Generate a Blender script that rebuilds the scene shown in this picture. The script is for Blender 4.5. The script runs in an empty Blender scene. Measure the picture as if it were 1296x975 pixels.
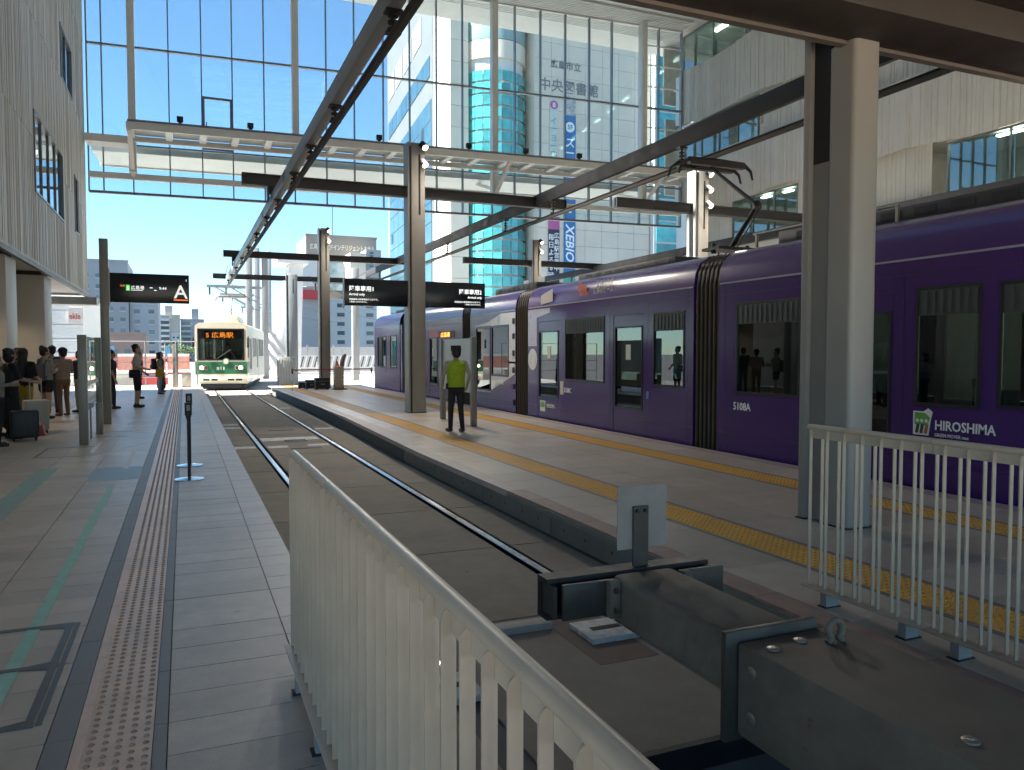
import bpy, bmesh, math, random
from mathutils import Vector, Matrix
R = math.radians
random.seed(7)
scene = bpy.context.scene
COL = scene.collection

# ---------------------------------------------------------------- camera, sky, sun, exposure
cam = bpy.data.objects.new('camera', bpy.data.cameras.new('camera'))
COL.objects.link(cam)
cam.location = (0, 0, 1.6)
cam.rotation_euler = (R(90 - 2.425), 0, R(-22.93))
cam.data.sensor_width = 36
cam.data.lens = 27.22
cam.data.clip_start = 0.05
cam.data.clip_end = 3000
scene.camera = cam

SUN_EL, SUN_AZ = 50, -89            # azimuth measured from +Y towards +X
world = bpy.data.worlds.new('World')
scene.world = world
world.use_nodes = True
wn = world.node_tree
wn.nodes.clear()
sky = wn.nodes.new('ShaderNodeTexSky')
sky.sky_type = 'NISHITA'
sky.sun_disc = False
sky.sun_elevation = R(SUN_EL)
sky.sun_rotation = R(SUN_AZ)
sky.air_density = 0.8
sky.dust_density = 0.05
sky.ozone_density = 2.0
bg = wn.nodes.new('ShaderNodeBackground')
bg.inputs[1].default_value = 0.05
wo = wn.nodes.new('ShaderNodeOutputWorld')
tint = wn.nodes.new('ShaderNodeVectorMath'); tint.operation = 'MULTIPLY'
tint.inputs[1].default_value = (.80, 1.03, 1.05)
wn.links.new(sky.outputs[0], tint.inputs[0])
wn.links.new(tint.outputs[0], bg.inputs[0])
wn.links.new(bg.outputs[0], wo.inputs[0])

sun = bpy.data.objects.new('sun', bpy.data.lights.new('sun', 'SUN'))
COL.objects.link(sun)
sd = Vector((math.sin(R(SUN_AZ)) * math.cos(R(SUN_EL)), math.cos(R(SUN_AZ)) * math.cos(R(SUN_EL)), math.sin(R(SUN_EL))))
sun.rotation_euler = sd.to_track_quat('Z', 'Y').to_euler()
sun.location = (-40, 40, 60)
sun.data.energy = 5.0
sun.data.angle = R(0.5)
sun.data.color = (1.0, 0.95, 0.87)

scene.view_settings.view_transform = 'Standard'
scene.view_settings.look = 'None'
scene.view_settings.gamma = 1
scene.view_settings.exposure = 2.6
scene.render.engine = 'CYCLES'
scene.cycles.use_denoising = True
scene.cycles.max_bounces = 10
scene.cycles.diffuse_bounces = 5
scene.cycles.glossy_bounces = 4
scene.cycles.transparent_max_bounces = 24
scene.cycles.sample_clamp_indirect = 6
scene.cycles.caustics_reflective = False
scene.cycles.caustics_refractive = False

# ---------------------------------------------------------------- materials
MATS = {}
def M(name, col, rough=.6, metal=0., var=.1, scale=2.5, bump=0., bscale=60., rnd=0., stain=0., spots=0., wear=None, coat=0., emit=None, es=1., spec=.5):
    if name in MATS: return MATS[name]
    m = bpy.data.materials.new(name); m.use_nodes = True
    nt = m.node_tree; N = nt.nodes; L = nt.links
    b = N['Principled BSDF']
    b.inputs['Roughness'].default_value = rough
    b.inputs['Metallic'].default_value = metal
    b.inputs['Specular IOR Level'].default_value = spec
    if coat: b.inputs['Coat Weight'].default_value = coat; b.inputs['Coat Roughness'].default_value = .05
    c = (*col, 1)
    if emit:
        b.inputs['Emission Color'].default_value = (*emit, 1); b.inputs['Emission Strength'].default_value = es
    g = N.new('ShaderNodeNewGeometry')
    last = None
    if var:
        n = N.new('ShaderNodeTexNoise'); n.inputs['Scale'].default_value = scale; n.inputs['Detail'].default_value = 6; n.inputs['Roughness'].default_value = .65
        L.new(g.outputs['Position'], n.inputs['Vector'])
        mr = N.new('ShaderNodeMapRange'); mr.inputs[1].default_value = .3; mr.inputs[2].default_value = .7
        mr.inputs[3].default_value = 1 - var; mr.inputs[4].default_value = 1 + var
        L.new(n.outputs[0], mr.inputs[0]); last = mr.outputs[0]
        rr = N.new('ShaderNodeMapRange'); rr.inputs[1].default_value = .3; rr.inputs[2].default_value = .7
        rr.inputs[3].default_value = max(.02, rough * .82); rr.inputs[4].default_value = min(1, rough * 1.15)
        L.new(n.outputs[0], rr.inputs[0]); L.new(rr.outputs[0], b.inputs['Roughness'])
    if stain:
        n2 = N.new('ShaderNodeTexNoise'); n2.inputs['Scale'].default_value = scale * .23; n2.inputs['Detail'].default_value = 8; n2.inputs['Roughness'].default_value = .7
        L.new(g.outputs['Position'], n2.inputs['Vector'])
        m2 = N.new('ShaderNodeMapRange'); m2.inputs[1].default_value = .45; m2.inputs[2].default_value = .72
        m2.inputs[3].default_value = 1; m2.inputs[4].default_value = 1 - stain
        L.new(n2.outputs[0], m2.inputs[0])
        if last:
            mm = N.new('ShaderNodeMath'); mm.operation = 'MULTIPLY'; L.new(last, mm.inputs[0]); L.new(m2.outputs[0], mm.inputs[1]); last = mm.outputs[0]
        else: last = m2.outputs[0]
    if spots:
        vo = N.new('ShaderNodeTexVoronoi'); vo.inputs['Scale'].default_value = 3.1
        L.new(g.outputs['Position'], vo.inputs['Vector'])
        sc = N.new('ShaderNodeSeparateColor'); L.new(vo.outputs['Color'], sc.inputs[0])
        th = N.new('ShaderNodeMath'); th.operation = 'MULTIPLY'; th.inputs[1].default_value = .075; L.new(sc.outputs[0], th.inputs[0])
        df = N.new('ShaderNodeMath'); df.operation = 'SUBTRACT'; L.new(vo.outputs['Distance'], df.inputs[0]); L.new(th.outputs[0], df.inputs[1])
        ms = N.new('ShaderNodeMapRange'); ms.inputs[1].default_value = -.008; ms.inputs[2].default_value = .012; ms.inputs[3].default_value = 1 - spots; ms.inputs[4].default_value = 1
        L.new(df.outputs[0], ms.inputs[0])
        mm = N.new('ShaderNodeMath'); mm.operation = 'MULTIPLY'; L.new(last, mm.inputs[0]); L.new(ms.outputs[0], mm.inputs[1]); last = mm.outputs[0]
    if rnd:
        oi = N.new('ShaderNodeObjectInfo')
        m3 = N.new('ShaderNodeMapRange'); m3.inputs[3].default_value = 1 - rnd; m3.inputs[4].default_value = 1 + rnd
        L.new(oi.outputs['Random'], m3.inputs[0])
        if last:
            mm = N.new('ShaderNodeMath'); mm.operation = 'MULTIPLY'; L.new(last, mm.inputs[0]); L.new(m3.outputs[0], mm.inputs[1]); last = mm.outputs[0]
        else: last = m3.outputs[0]
    if last:
        vm = N.new('ShaderNodeVectorMath'); vm.operation = 'SCALE'
        vm.inputs[0].default_value = col; L.new(last, vm.inputs['Scale']); L.new(vm.outputs[0], b.inputs['Base Color'])
    else: b.inputs['Base Color'].default_value = c
    if wear:
        nw = N.new('ShaderNodeTexNoise'); nw.inputs['Scale'].default_value = wear[1]; nw.inputs['Detail'].default_value = 12; nw.inputs['Roughness'].default_value = .72
        L.new(g.outputs['Position'], nw.inputs['Vector'])
        mw = N.new('ShaderNodeMapRange'); mw.inputs[1].default_value = wear[2]; mw.inputs[2].default_value = wear[2] + .05; L.new(nw.outputs[0], mw.inputs[0])
        mx = N.new('ShaderNodeMix'); mx.data_type = 'RGBA'; L.new(mw.outputs[0], mx.inputs[0])
        if last: L.new(vm.outputs[0], mx.inputs[6])
        else: mx.inputs[6].default_value = c
        mx.inputs[7].default_value = (*wear[0], 1); L.new(mx.outputs[2], b.inputs['Base Color'])
    if bump:
        n = N.new('ShaderNodeTexNoise'); n.inputs['Scale'].default_value = bscale; n.inputs['Detail'].default_value = 5
        L.new(g.outputs['Position'], n.inputs['Vector'])
        bp = N.new('ShaderNodeBump'); bp.inputs['Strength'].default_value = bump; bp.inputs['Distance'].default_value = .01
        L.new(n.outputs[0], bp.inputs['Height']); L.new(bp.outputs[0], b.inputs['Normal'])
    MATS[name] = m
    return m

def GLASS(name, tint, refl=.06, power=4., rough=.0, dark=None):
    """thin sheet glass: tinted see-through plus a Fresnel-like mirror part"""
    if name in MATS: return MATS[name]
    m = bpy.data.materials.new(name); m.use_nodes = True
    nt = m.node_tree; N = nt.nodes; L = nt.links
    N.remove(N['Principled BSDF'])
    out = N['Material Output']
    t = N.new('ShaderNodeBsdfTransparent'); t.inputs[0].default_value = (*tint, 1)
    gl = N.new('ShaderNodeBsdfGlossy'); gl.inputs['Roughness'].default_value = rough; gl.inputs['Color'].default_value = (.95, .97, 1, 1)
    lw = N.new('ShaderNodeLayerWeight'); lw.inputs[0].default_value = .5
    pw = N.new('ShaderNodeMath'); pw.operation = 'POWER'; pw.inputs[1].default_value = power
    mr = N.new('ShaderNodeMapRange'); mr.inputs[3].default_value = refl; mr.inputs[4].default_value = .85
    mx = N.new('ShaderNodeMixShader')
    L.new(lw.outputs['Facing'], pw.inputs[0]); L.new(pw.outputs[0], mr.inputs[0]); L.new(mr.outputs[0], mx.inputs[0])
    L.new(t.outputs[0], mx.inputs[1]); L.new(gl.outputs[0], mx.inputs[2]); L.new(mx.outputs[0], out.inputs[0])
    MATS[name] = m
    return m

tile_m   = M('paving_tile', (.52, .435, .345), .38, var=.1, scale=5, bump=.1, bscale=90, rnd=.11, stain=.2, spots=.3)
tile2_m  = M('paving_slab', (.48, .42, .355), .42, var=.12, scale=9, bump=.3, bscale=140, rnd=.09, stain=.2, spots=.3)
tile3_m  = M('edge_slab', (.52, .46, .41), .42, var=.1, scale=9, bump=.2, bscale=140, rnd=.06, stain=.12)
redslab_m= M('reddish_slab', (.36, .245, .205), .6, var=.15, scale=7, bump=.2, bscale=120, rnd=.1, stain=.2)
grout_m  = M('grout', (.13, .125, .12), .9, var=.15)
band_m   = M('dark_band_stone', (.19, .19, .185), .5, var=.12, scale=8, bump=.2, bscale=120)
tact_m   = M('pale_tactile', (.78, .55, .41), .40, var=.12, scale=6, bump=.1, bscale=90, rnd=.05, stain=.1)
tactdot_m= M('tactile_dot_worn', (.42, .28, .19), .7, var=.2, scale=20)
yel_m    = M('yellow_tactile', (.84, .43, .07), .42, var=.12, scale=7, bump=.1, rnd=.08, stain=.2)
conc_m   = M('track_concrete', (.33, .285, .228), .92, var=.08, scale=7, bump=.5, bscale=80, rnd=.1, stain=.16, spots=.35, spec=.25)
concw_m  = M('platform_wall_concrete', (.22, .215, .195), .75, var=.14, scale=3, bump=.25, bscale=50, rnd=.08, stain=.25)
deck_m   = M('viaduct_concrete', (.34, .33, .31), .8, var=.12, scale=1.5, bump=.2, bscale=30, stain=.2)
asphalt_m= M('asphalt', (.06, .06, .062), .9, var=.2, scale=1, bump=.2)
rail_m   = M('rail_steel', (.42, .40, .39), .22, 1, var=.2, scale=8)
rust_m   = M('rail_rust', (.10, .05, .03), .85, var=.3, scale=12)
white_m  = M('white_paint', (.72, .72, .70), .45, var=.05, scale=2, stain=.05)
soffit_m = M('soffit_panel', (.60, .60, .58), .6, var=.04)
rib_m    = M('ribbed_cladding', (.55, .535, .50), .55, var=.06, scale=1.5, rnd=.03, stain=.08)
pillar_m = M('pillar_panel', (.52, .49, .45), .5, var=.06, scale=1.2, bump=.05, stain=.06)
beam_m   = M('charcoal_beam', (.030, .032, .036), .45, var=.12)
grey_m   = M('grey_steel_paint', (.27, .30, .325), .45, .1, var=.07)
col_m    = M('column_grey_paint', (.29, .275, .25), .42, 0, var=.05, scale=2, stain=.06)
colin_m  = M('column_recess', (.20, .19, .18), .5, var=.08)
black_m  = M('black_plastic', (.012, .012, .014), .6, var=.1)
dark_m   = M('dark_steel', (.055, .055, .052), .5, .3, var=.2, scale=5, bump=.1, stain=.2, wear=((.13, .07, .04), 14, .62))
buf_m    = M('buffer_grey_paint', (.15, .130, .104), .75, 0, var=.22, scale=6, bump=.12, bscale=70, stain=.4, spots=.4, wear=((.12, .065, .035), 11, .63))
bolt_m   = M('bolt_zinc', (.42, .40, .36), .35, .8, var=.15)
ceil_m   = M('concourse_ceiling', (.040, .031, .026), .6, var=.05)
fence_m  = M('fence_cream_paint', (.54, .445, .345), .42, var=.07, scale=6, stain=.16, wear=((.30, .25, .20), 22, .71))
frame_m  = M('mullion_paint', (.20, .23, .25), .4, .2, var=.05)
frameD_m = M('mullion_dark', (.16, .18, .20), .4, .3, var=.05)
glass_m  = GLASS('curtain_wall_glass', (.90, .955, .97), .06)
glassb_m = GLASS('building_glass', (.62, .76, .75), .10)
glassp_m = GLASS('screen_glass', (.74, .80, .79), .14)
glasst_m = GLASS('tram_glass', (.42, .48, .46), .09)
room_m   = M('room_interior', (.62, .62, .58), .8, var=.1)
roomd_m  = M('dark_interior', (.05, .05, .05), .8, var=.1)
line_m   = M('white_line_paint', (.62, .66, .68), .6, var=.15, scale=12)
green_m  = M('green_tape', (.30, .55, .44), .6, var=.15, scale=10)
hatch_m  = M('hatch_steel', (.11, .115, .12), .4, .6, var=.2, scale=10)
lamp_m   = M('lit_lamp_lens', (.9, .8, .6), .3, var=0, emit=(1, .78, .46), es=2.2)
wtext_m  = M('white_lettering', (.8, .8, .8), .5, var=0)
led_m    = M('lit_white_lettering', (.8, .8, .8), .5, var=0, emit=(.95, 1, 1), es=.2)
disp_m   = M('display_black', (.006, .008, .014), .25, var=0)

# ---------------------------------------------------------------- mesh building
ORG = {}
class MB:
    def __init__(s): s.v = []; s.f = []; s.m = []
    def add(s, vs, fs, mi=0):
        o = len(s.v); s.v += [tuple(p) for p in vs]
        for f in fs: s.f.append(tuple(i + o for i in f)); s.m.append(mi)
        return s
    def box(s, x0, x1, y0, y1, z0, z1, mi=0, T=None):
        vs = [(x, y, z) for z in (z0, z1) for y in (y0, y1) for x in (x0, x1)]
        if T: vs = [T @ Vector(p) for p in vs]
        return s.add(vs, [(0, 2, 3, 1), (4, 5, 7, 6), (0, 1, 5, 4), (2, 6, 7, 3), (0, 4, 6, 2), (1, 3, 7, 5)], mi)
    def bar(s, a, b, w, h, mi=0, up=(0, 0, 1)):
        a = Vector(a); b = Vector(b); d = (b - a).normalized(); up = Vector(up)
        if abs(d.dot(up)) > .98: up = Vector((0, 1, 0))
        r = d.cross(up).normalized(); u = r.cross(d)
        vs = [p + r * i * w / 2 + u * j * h / 2 for p in (a, b) for i, j in ((-1, -1), (1, -1), (1, 1), (-1, 1))]
        return s.add(vs, [(3, 2, 1, 0), (4, 5, 6, 7), (0, 1, 5, 4), (1, 2, 6, 5), (2, 3, 7, 6), (3, 0, 4, 7)], mi)
    def tube(s, pts, r, n=8, mi=0):
        pts = [Vector(p) for p in pts]; rs = r if isinstance(r, (list, tuple)) else [r] * len(pts)
        vs = []; prev = None
        for i, p in enumerate(pts):
            d = (pts[min(i + 1, len(pts) - 1)] - pts[max(i - 1, 0)]).normalized()
            if prev is None:
                u = Vector((0, 0, 1)) if abs(d.z) < .95 else Vector((1, 0, 0))
            else: u = prev
            u = (u - d * u.dot(d)).normalized(); prev = u; w = d.cross(u)
            for k in range(n):
                a = 2 * math.pi * k / n; vs.append(p + (u * math.cos(a) + w * math.sin(a)) * rs[i])
        fs = []
        for i in range(len(pts) - 1):
            for k in range(n):
                k2 = (k + 1) % n; fs.append((i * n + k, i * n + k2, (i + 1) * n + k2, (i + 1) * n + k))
        fs.append(tuple(reversed(range(n)))); fs.append(tuple(range((len(pts) - 1) * n, len(pts) * n)))
        return s.add(vs, fs, mi)
    def ext(s, prof, axis, a0, a1, mi=0):
        """extrude a closed 2D outline: axis 'x' uses (y,z), 'y' uses (x,z), 'z' uses (x,y)"""
        def mk(p, a): return {'x': (a, p[0], p[1]), 'y': (p[0], a, p[1]), 'z': (p[0], p[1], a)}[axis]
        n = len(prof); vs = [mk(p, a0) for p in prof] + [mk(p, a1) for p in prof]
        fs = [(i, (i + 1) % n, n + (i + 1) % n, n + i) for i in range(n)] + [tuple(reversed(range(n))), tuple(range(n, 2 * n))]
        return s.add(vs, fs, mi)
    def ell(s, c, r, nu=12, nv=8, mi=0, v0=0., v1=1., T=None):
        vs = []; 
        for j in range(nv + 1):
            t = math.pi * (v0 + (v1 - v0) * j / nv)
            for i in range(nu):
                a = 2 * math.pi * i / nu
                p = Vector((r[0] * math.sin(t) * math.cos(a), r[1] * math.sin(t) * math.sin(a), r[2] * math.cos(t)))
                if T: p = T @ p
                vs.append(p + Vector(c))
        fs = [(j * nu + i, (j + 1) * nu + i, (j + 1) * nu + (i + 1) % nu, j * nu + (i + 1) % nu) for j in range(nv) for i in range(nu)]
        fs.append(tuple(range(nu))); fs.append(tuple(reversed(range(nv * nu, (nv + 1) * nu))))
        return s.add(vs, fs, mi)
    def holes(s, axis, a0, a1, z0, z1, x0, x1, hs, mi=0):
        """upright slab from x0 to x1 thick with rectangular openings hs=(a0,a1,z0,z1); axis = the long axis"""
        A = sorted({a0, a1, *[round(min(max(v, a0), a1), 4) for h in hs for v in h[:2]]})
        Z = sorted({z0, z1, *[round(min(max(v, z0), z1), 4) for h in hs for v in h[2:]]})
        def solid(i, j):
            if i < 0 or j < 0 or i >= len(A) - 1 or j >= len(Z) - 1: return False
            ca = (A[i] + A[i + 1]) / 2; cz = (Z[j] + Z[j + 1]) / 2
            return not any(h[0] < ca < h[1] and h[2] < cz < h[3] for h in hs)
        P = (lambda x, a, z: (x, a, z)) if axis == 'y' else (lambda x, a, z: (a, x, z))
        for i in range(len(A) - 1):
            for j in range(len(Z) - 1):
                if not solid(i, j): continue
                q = [(A[i], Z[j]), (A[i + 1], Z[j]), (A[i + 1], Z[j + 1]), (A[i], Z[j + 1])]
                s.add([P(x0, *p) for p in q], [(0, 1, 2, 3)], mi); s.add([P(x1, *p) for p in q], [(3, 2, 1, 0)], mi)
                for (di, dj), (k, l) in (((0, -1), (0, 1)), ((1, 0), (1, 2)), ((0, 1), (2, 3)), ((-1, 0), (3, 0))):
                    if not solid(i + di, j + dj):
                        s.add([P(x0, *q[k]), P(x1, *q[k]), P(x1, *q[l]), P(x0, *q[l])], [(0, 1, 2, 3)], mi)
        return s
    def mesh(s, name, mats, bevel=0., smooth=False, merge=True, seg=2, org=None):
        bm = bmesh.new()
        vs = [bm.verts.new(Vector(p) - org if org else p) for p in s.v]
        for f, mi in zip(s.f, s.m):
            try: fc = bm.faces.new([vs[i] for i in f]); fc.material_index = mi
            except ValueError: pass
        if merge: bmesh.ops.remove_doubles(bm, verts=bm.verts, dist=1e-5)
        bmesh.ops.recalc_face_normals(bm, faces=bm.faces)
        if bevel:
            es = [e for e in bm.edges if len(e.link_faces) == 2 and e.calc_face_angle(0) > .5]
            bmesh.ops.bevel(bm, geom=es, offset=bevel, segments=seg, affect='EDGES', profile=.5, clamp_overlap=True)
        me = bpy.data.meshes.new(name); bm.to_mesh(me); bm.free()
        for m in (mats if isinstance(mats, (list, tuple)) else [mats]): me.materials.append(m)
        if smooth or bevel:
            me.polygons.foreach_set('use_smooth', [True] * len(me.polygons))
            me.set_sharp_from_angle(angle=R(40))
        return me

def link(name, data, parent=None, loc=None):
    o = bpy.data.objects.new(name, data); COL.objects.link(o)
    if parent: o.parent = parent
    if loc is not None: o.location = loc
    return o
def tag(o, label=None, cat=None, group=None, kind=None):
    if label: o['label'] = label
    if cat: o['category'] = cat
    if group: o['group'] = group
    if kind: o['kind'] = kind
    return o
def thing(name, label, cat, loc=(0, 0, 0), group=None, rz=0):
    o = link(name, None, None, loc); o.rotation_euler = (0, 0, rz); o.empty_display_size = .2
    ORG[o] = Vector(loc); return tag(o, label, cat, group)
def part(name, mb, mats, parent=None, bevel=0., smooth=False, local=False, merge=True, seg=2):
    """a mesh given in world coordinates (or in the parent's own with local=True), hung under parent"""
    org = ORG.get(parent, Vector()) if (parent and not local) else None
    o = link(name, mb.mesh(name, mats, bevel, smooth, merge, seg, org), parent)
    ORG[o] = ORG.get(parent, Vector()); return o
def struct(name, mb, mats, **k):
    return tag(part(name, mb, mats, None, **k), kind='structure')
def inst(name, me, parent, loc, scale=None, rz=0, label=None):
    """one more object with shared mesh data; loc in world coordinates"""
    o = link(name, me, parent, Vector(loc) - ORG.get(parent, Vector()))
    if scale: o.scale = scale
    if rz: o.rotation_euler = (0, 0, rz)
    return o
def dup(root, loc, rz=None, label=None):
    r = root.copy(); COL.objects.link(r); r.location = loc
    if rz is not None: r.rotation_euler = (0, 0, rz)
    if label: r['label'] = label
    for ch in list(root.children):
        c = ch.copy(); COL.objects.link(c); c.parent = r
        for g in list(ch.children):
            d = g.copy(); COL.objects.link(d); d.parent = c
    ORG[r] = Vector(loc); return r
def text(name, body, size, loc, rot, mat, parent, align='LEFT', bold=0., ext=.002, sx=1., local=False, shear=0., space=1.):
    cu = bpy.data.curves.new(name, 'FONT'); cu.body = body; cu.size = size; cu.extrude = ext; cu.offset = bold
    cu.align_x = align; cu.resolution_u = 2; cu.shear = shear; cu.space_line = space
    o = bpy.data.objects.new(name, cu); COL.objects.link(o)
    dg = bpy.context.evaluated_depsgraph_get(); dg.update()
    me = bpy.data.meshes.new_from_object(o.evaluated_get(dg)); me.name = name
    bpy.data.objects.remove(o); me.materials.clear(); me.materials.append(mat)
    p = link(name, me, parent, Vector(loc) - (Vector() if local else ORG.get(parent, Vector())))
    p.rotation_euler = rot; p.scale = (sx, 1, 1)
    return p
FRONT = (R(90), 0, 0)            # upright text read from -Y
SIDE = (R(90), 0, R(-90))        # upright text on a wall read from -X
# ================================================================ ground and platforms
struct('ground', MB().box(-1500, 1500, -600, 2400, -7.3, -7), asphalt_m)
mb = MB(); mb.box(-7.5, 40, 38.0, 170, -1.4, -.31)
struct('viaduct_deck', mb, deck_m)
mb = MB(); mb.box(-9, .74, -16, 38.6, -.9, -.012)
left_platform = struct('left_platform', mb, grout_m)
part('platform_side', MB().box(.72, .752, 2.9, 38.6, -.32, -.008), concw_m, left_platform)
mb = MB(); mb.ext([(3.50, .8), (7.95, .8), (7.95, 38.5), (3.80, 38.5), (3.80, 25), (3.52, 13.5), (3.50, 8)], 'z', -.9, -.012)
island_platform = struct('island_platform', mb, grout_m)
track_bed = struct('track_bed', MB().box(.5, 3.6, 3.06, 38, -.9, -.312), grout_m)
part('pit_floor', MB().box(.76, 3.49, -6, 3.05, -.9, -.75), M('pit_concrete', (.16, .15, .135), .85, var=.2, stain=.3), track_bed)
struct('far_track_bed', MB().box(7.96, 13.2, -6, 38, -.9, -.34), conc_m)
struct('concourse_floor', MB().box(-9, 24.5, -4.5, .79, -.9, -.006), tile_m)
struct('added_terrace', MB().box(-30, 40, -45, -4.51, -.9, -.01), M('added_terrace_paving', (.54, .43, .33), .8, var=.1, stain=.1))  # unseen terrace, added so its warm sunlit paving bounces light into the concourse
mb = MB(); mb.box(13.25, 24.5, .8, 38, -.9, 0)
struct('second_platform', mb, tile_m)

def tile_mesh(name, w, l, mat, bev=.003):
    return MB().box(.003, w - .003, .003, l - .003, -.02, 0).mesh(name, mat, bevel=0)
def tactile_mesh(name, w, l, n, mat, dmat, bar=False):
    mb = MB().box(.0015, w - .0015, .0015, l - .0015, -.02, .0)
    x0 = .0
    if bar:
        mb.box(.025, .045, .004, l - .004, 0, .005); x0 = .045
    px = (w - x0) / n; ny = max(2, round(l / .06)); py = l / ny
    for i in range(n):
        for j in range(ny):
            cx, cy = x0 + px * (i + .5), py * (j + .5)
            a = [(cx + .014 * math.cos(k * math.pi / 3), cy + .014 * math.sin(k * math.pi / 3)) for k in range(6)]
            b = [(cx + .009 * math.cos(k * math.pi / 3), cy + .009 * math.sin(k * math.pi / 3)) for k in range(6)]
            mb.add([(*p, 0) for p in a] + [(*p, .006) for p in b], [(k, (k + 1) % 6, 6 + (k + 1) % 6, 6 + k) for k in range(6)] + [tuple(range(6, 12))], 1)
    return mb.mesh(name, [mat, dmat])
def tile_run(parent, xs, y0, y1, pitch, near, mat, name='paving_tile', jitter=0):
    """rows of paving: single tiles up to Y=near, one joined field beyond"""
    far = MB()
    for (a, b) in xs:
        me = tile_mesh(name, b - a, pitch, mat)
        n = int(round((y1 - y0) / pitch))
        for k in range(n):
            y = y0 + k * pitch
            if y < near: inst(name, me, parent, (a, y, random.uniform(-.0012, .0008)))
            else: far.box(a + .002, b - .002, y + .002, y + pitch - .002, -.02, random.uniform(-.0012, .0008))
    if far.v: tag(part(name + '_field', far, mat, parent, merge=False), kind='stuff')

# left platform paving
tile_run(left_platform, [(-1.15, -.55), (-1.75, -1.15), (-2.35, -1.75), (-2.95, -2.35)], 2.4, 38.4, .3, 14.4, tile_m)
tile_run(left_platform, [(-3.08, -2.95)], 2.4, 38.4, .6, 2, M('kerb_stone', (.25, .265, .285), .5, var=.1, scale=5, bump=.2), 'kerb_strip')
tile_run(left_platform, [(-3.68, -3.08), (-4.28, -3.68), (-4.88, -4.28), (-5.48, -4.88)], 8.4, 38.4, .6, 8, M('inner_paving', (.34, .325, .30), .5, var=.08, scale=3, stain=.1), 'inner_paving')
tile_run(left_platform, [(-.09, .505)], 2.4, 38.4, .3, 14.4, tile2_m, 'platform_slab')
tile_run(left_platform, [(.505, .748)], 2.4, 38.4, .3, 14.4, tile3_m, 'edge_slab')
tile_run(left_platform, [(-.55, -.445), (-.145, -.09)], 2.4, 38.4, .6, 2, band_m, 'dark_border')
tm = tactile_mesh('tactile_block', .3, .3, 5, tact_m, tactdot_m, bar=True)
tmf = tm
for k in range(120):
    inst('tactile_block', tm, left_platform, (-.445, 2.4 + .3 * k, random.uniform(0, .001)))
# painted tape and hatch frame on the left floor
part('green_tape_line', MB().box(-.86, -.79, 3.2, 10.4, .0, .0022), green_m, left_platform)
part('green_tape_line', MB().box(-1.86, -1.62, 6.5, 12.2, .0, .0022), M('faded_green_tape', (.27, .37, .32), .6, var=.2, scale=10), left_platform)
part('white_tape_line', MB().box(-.80, -.74, 11.8, 14.3, .0, .0022), line_m, left_platform)
mb = MB()
for y in (3.8, 4.5, 5.15): mb.box(-1.5, -.62, y - .022, y + .022, .0, .004)
mb.box(-.66, -.625, 3.79, 5.16, .0, .0045); mb.box(-.615, -.59, 3.79, 5.16, .0, .0045)
for y in (3.8, 4.5, 5.13):
    mb.ext([(-.80, y - .01), (-.66, y - .055 if y > 4 else y - .01), (-.66, y + .055 if y < 5 else y + .01), (-.80, y + .01)], 'z', 0, .0035)
part('hatch_frame', mb, hatch_m, left_platform)
mb = MB()
for a, b, c, d in ((-2.12, -1.44, 13.5, 13.53), (-2.12, -1.44, 14.8, 14.83), (-2.13, -2.10, 13.5, 14.83), (-1.62, -1.0, 16.4, 16.45), (-1.62, -1.0, 17.4, 17.45)):
    mb.box(a, b, c, d, 0, .003)
part('hatch_outline', mb, hatch_m, left_platform)
mb = MB()
mb.box(-1.42, -1.36, 13.9, 15.5, 0, .0028)
mb.bar((-1.4, 13.0, .0015), (-.66, 15.2, .0015), .035, .003); mb.bar((-1.35, 16.0, .0015), (-.8, 18.6, .0015), .04, .003)
for y in (17.0, 18.2, 19.2, 21): mb.box(-1.2, -.62, y, y + .05, 0, .0028)
for y in (19.0, 20.0): mb.box(-.08, .32, y, y + .06, 0, .0028)
part('queue_marking', mb, line_m, left_platform)
mb = MB(); mb.box(-1.15, -.56, 10.8, 12.0, .0005, .002)
part('blue_floor_sheet', mb, M('blue_sheet', (.26, .36, .42), .5, var=.15, scale=6), left_platform)

# island paving
tile_run(island_platform, [(3.62, 4.22)], 1, 38.2, .6, 16, tile_m, 'paving_tile')
tile_run(island_platform, [(4.76, 5.36), (5.36, 5.96), (5.96, 6.54)], 1, 38.2, .6, 19, tile_m, 'paving_tile')
tile_run(island_platform, [(7.08, 7.68)], 1, 38.2, .6, 19, tile_m, 'paving_tile')
tile_run(island_platform, [(3.415, 3.62)], 1.0, 8.2, .6, 20, redslab_m, 'red_edge_slab')
tile_run(island_platform, [(7.68, 7.94)], 1, 38.2, .6, 19, M('pink_edge_slab', (.38, .29, .26), .6, var=.12, scale=7, bump=.2, rnd=.08, stain=.15), 'edge_slab')
tile_run(island_platform, [(4.22, 4.28), (4.70, 4.76), (6.54, 6.60), (7.02, 7.08)], 1, 38.2, .6, 0, band_m, 'grey_border')
ym = tactile_mesh('yellow_tactile_block', .42, .42, 7, yel_m, M('yellow_dot', (.55, .29, .045), .5, var=.1))
for x in (4.28, 6.60):
    for k in range(88): inst('yellow_tactile_block', ym, island_platform, (x, 1 + .42 * k, random.uniform(0, .001)))
mb = MB()
for k in range(50):
    y = 8.2 + .6 * k
    def ex(y): return 3.415 if y < 12 else (3.415 + (y - 12) / 13 * .37 if y < 25 else 3.785)
    a, b = ex(y), ex(y + .6)
    mb.ext([(a, y + .002), (3.62 if y < 13 else 3.86, y + .002), (3.62 if y < 13 else 3.86, y + .598), (b, y + .598)], 'z', -.07, .0015)
tag(part('edge_coping', mb, M('coping_stone', (.43, .37, .35), .55, var=.12, scale=6, bump=.2, stain=.15), island_platform, merge=False), kind='stuff')
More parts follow.
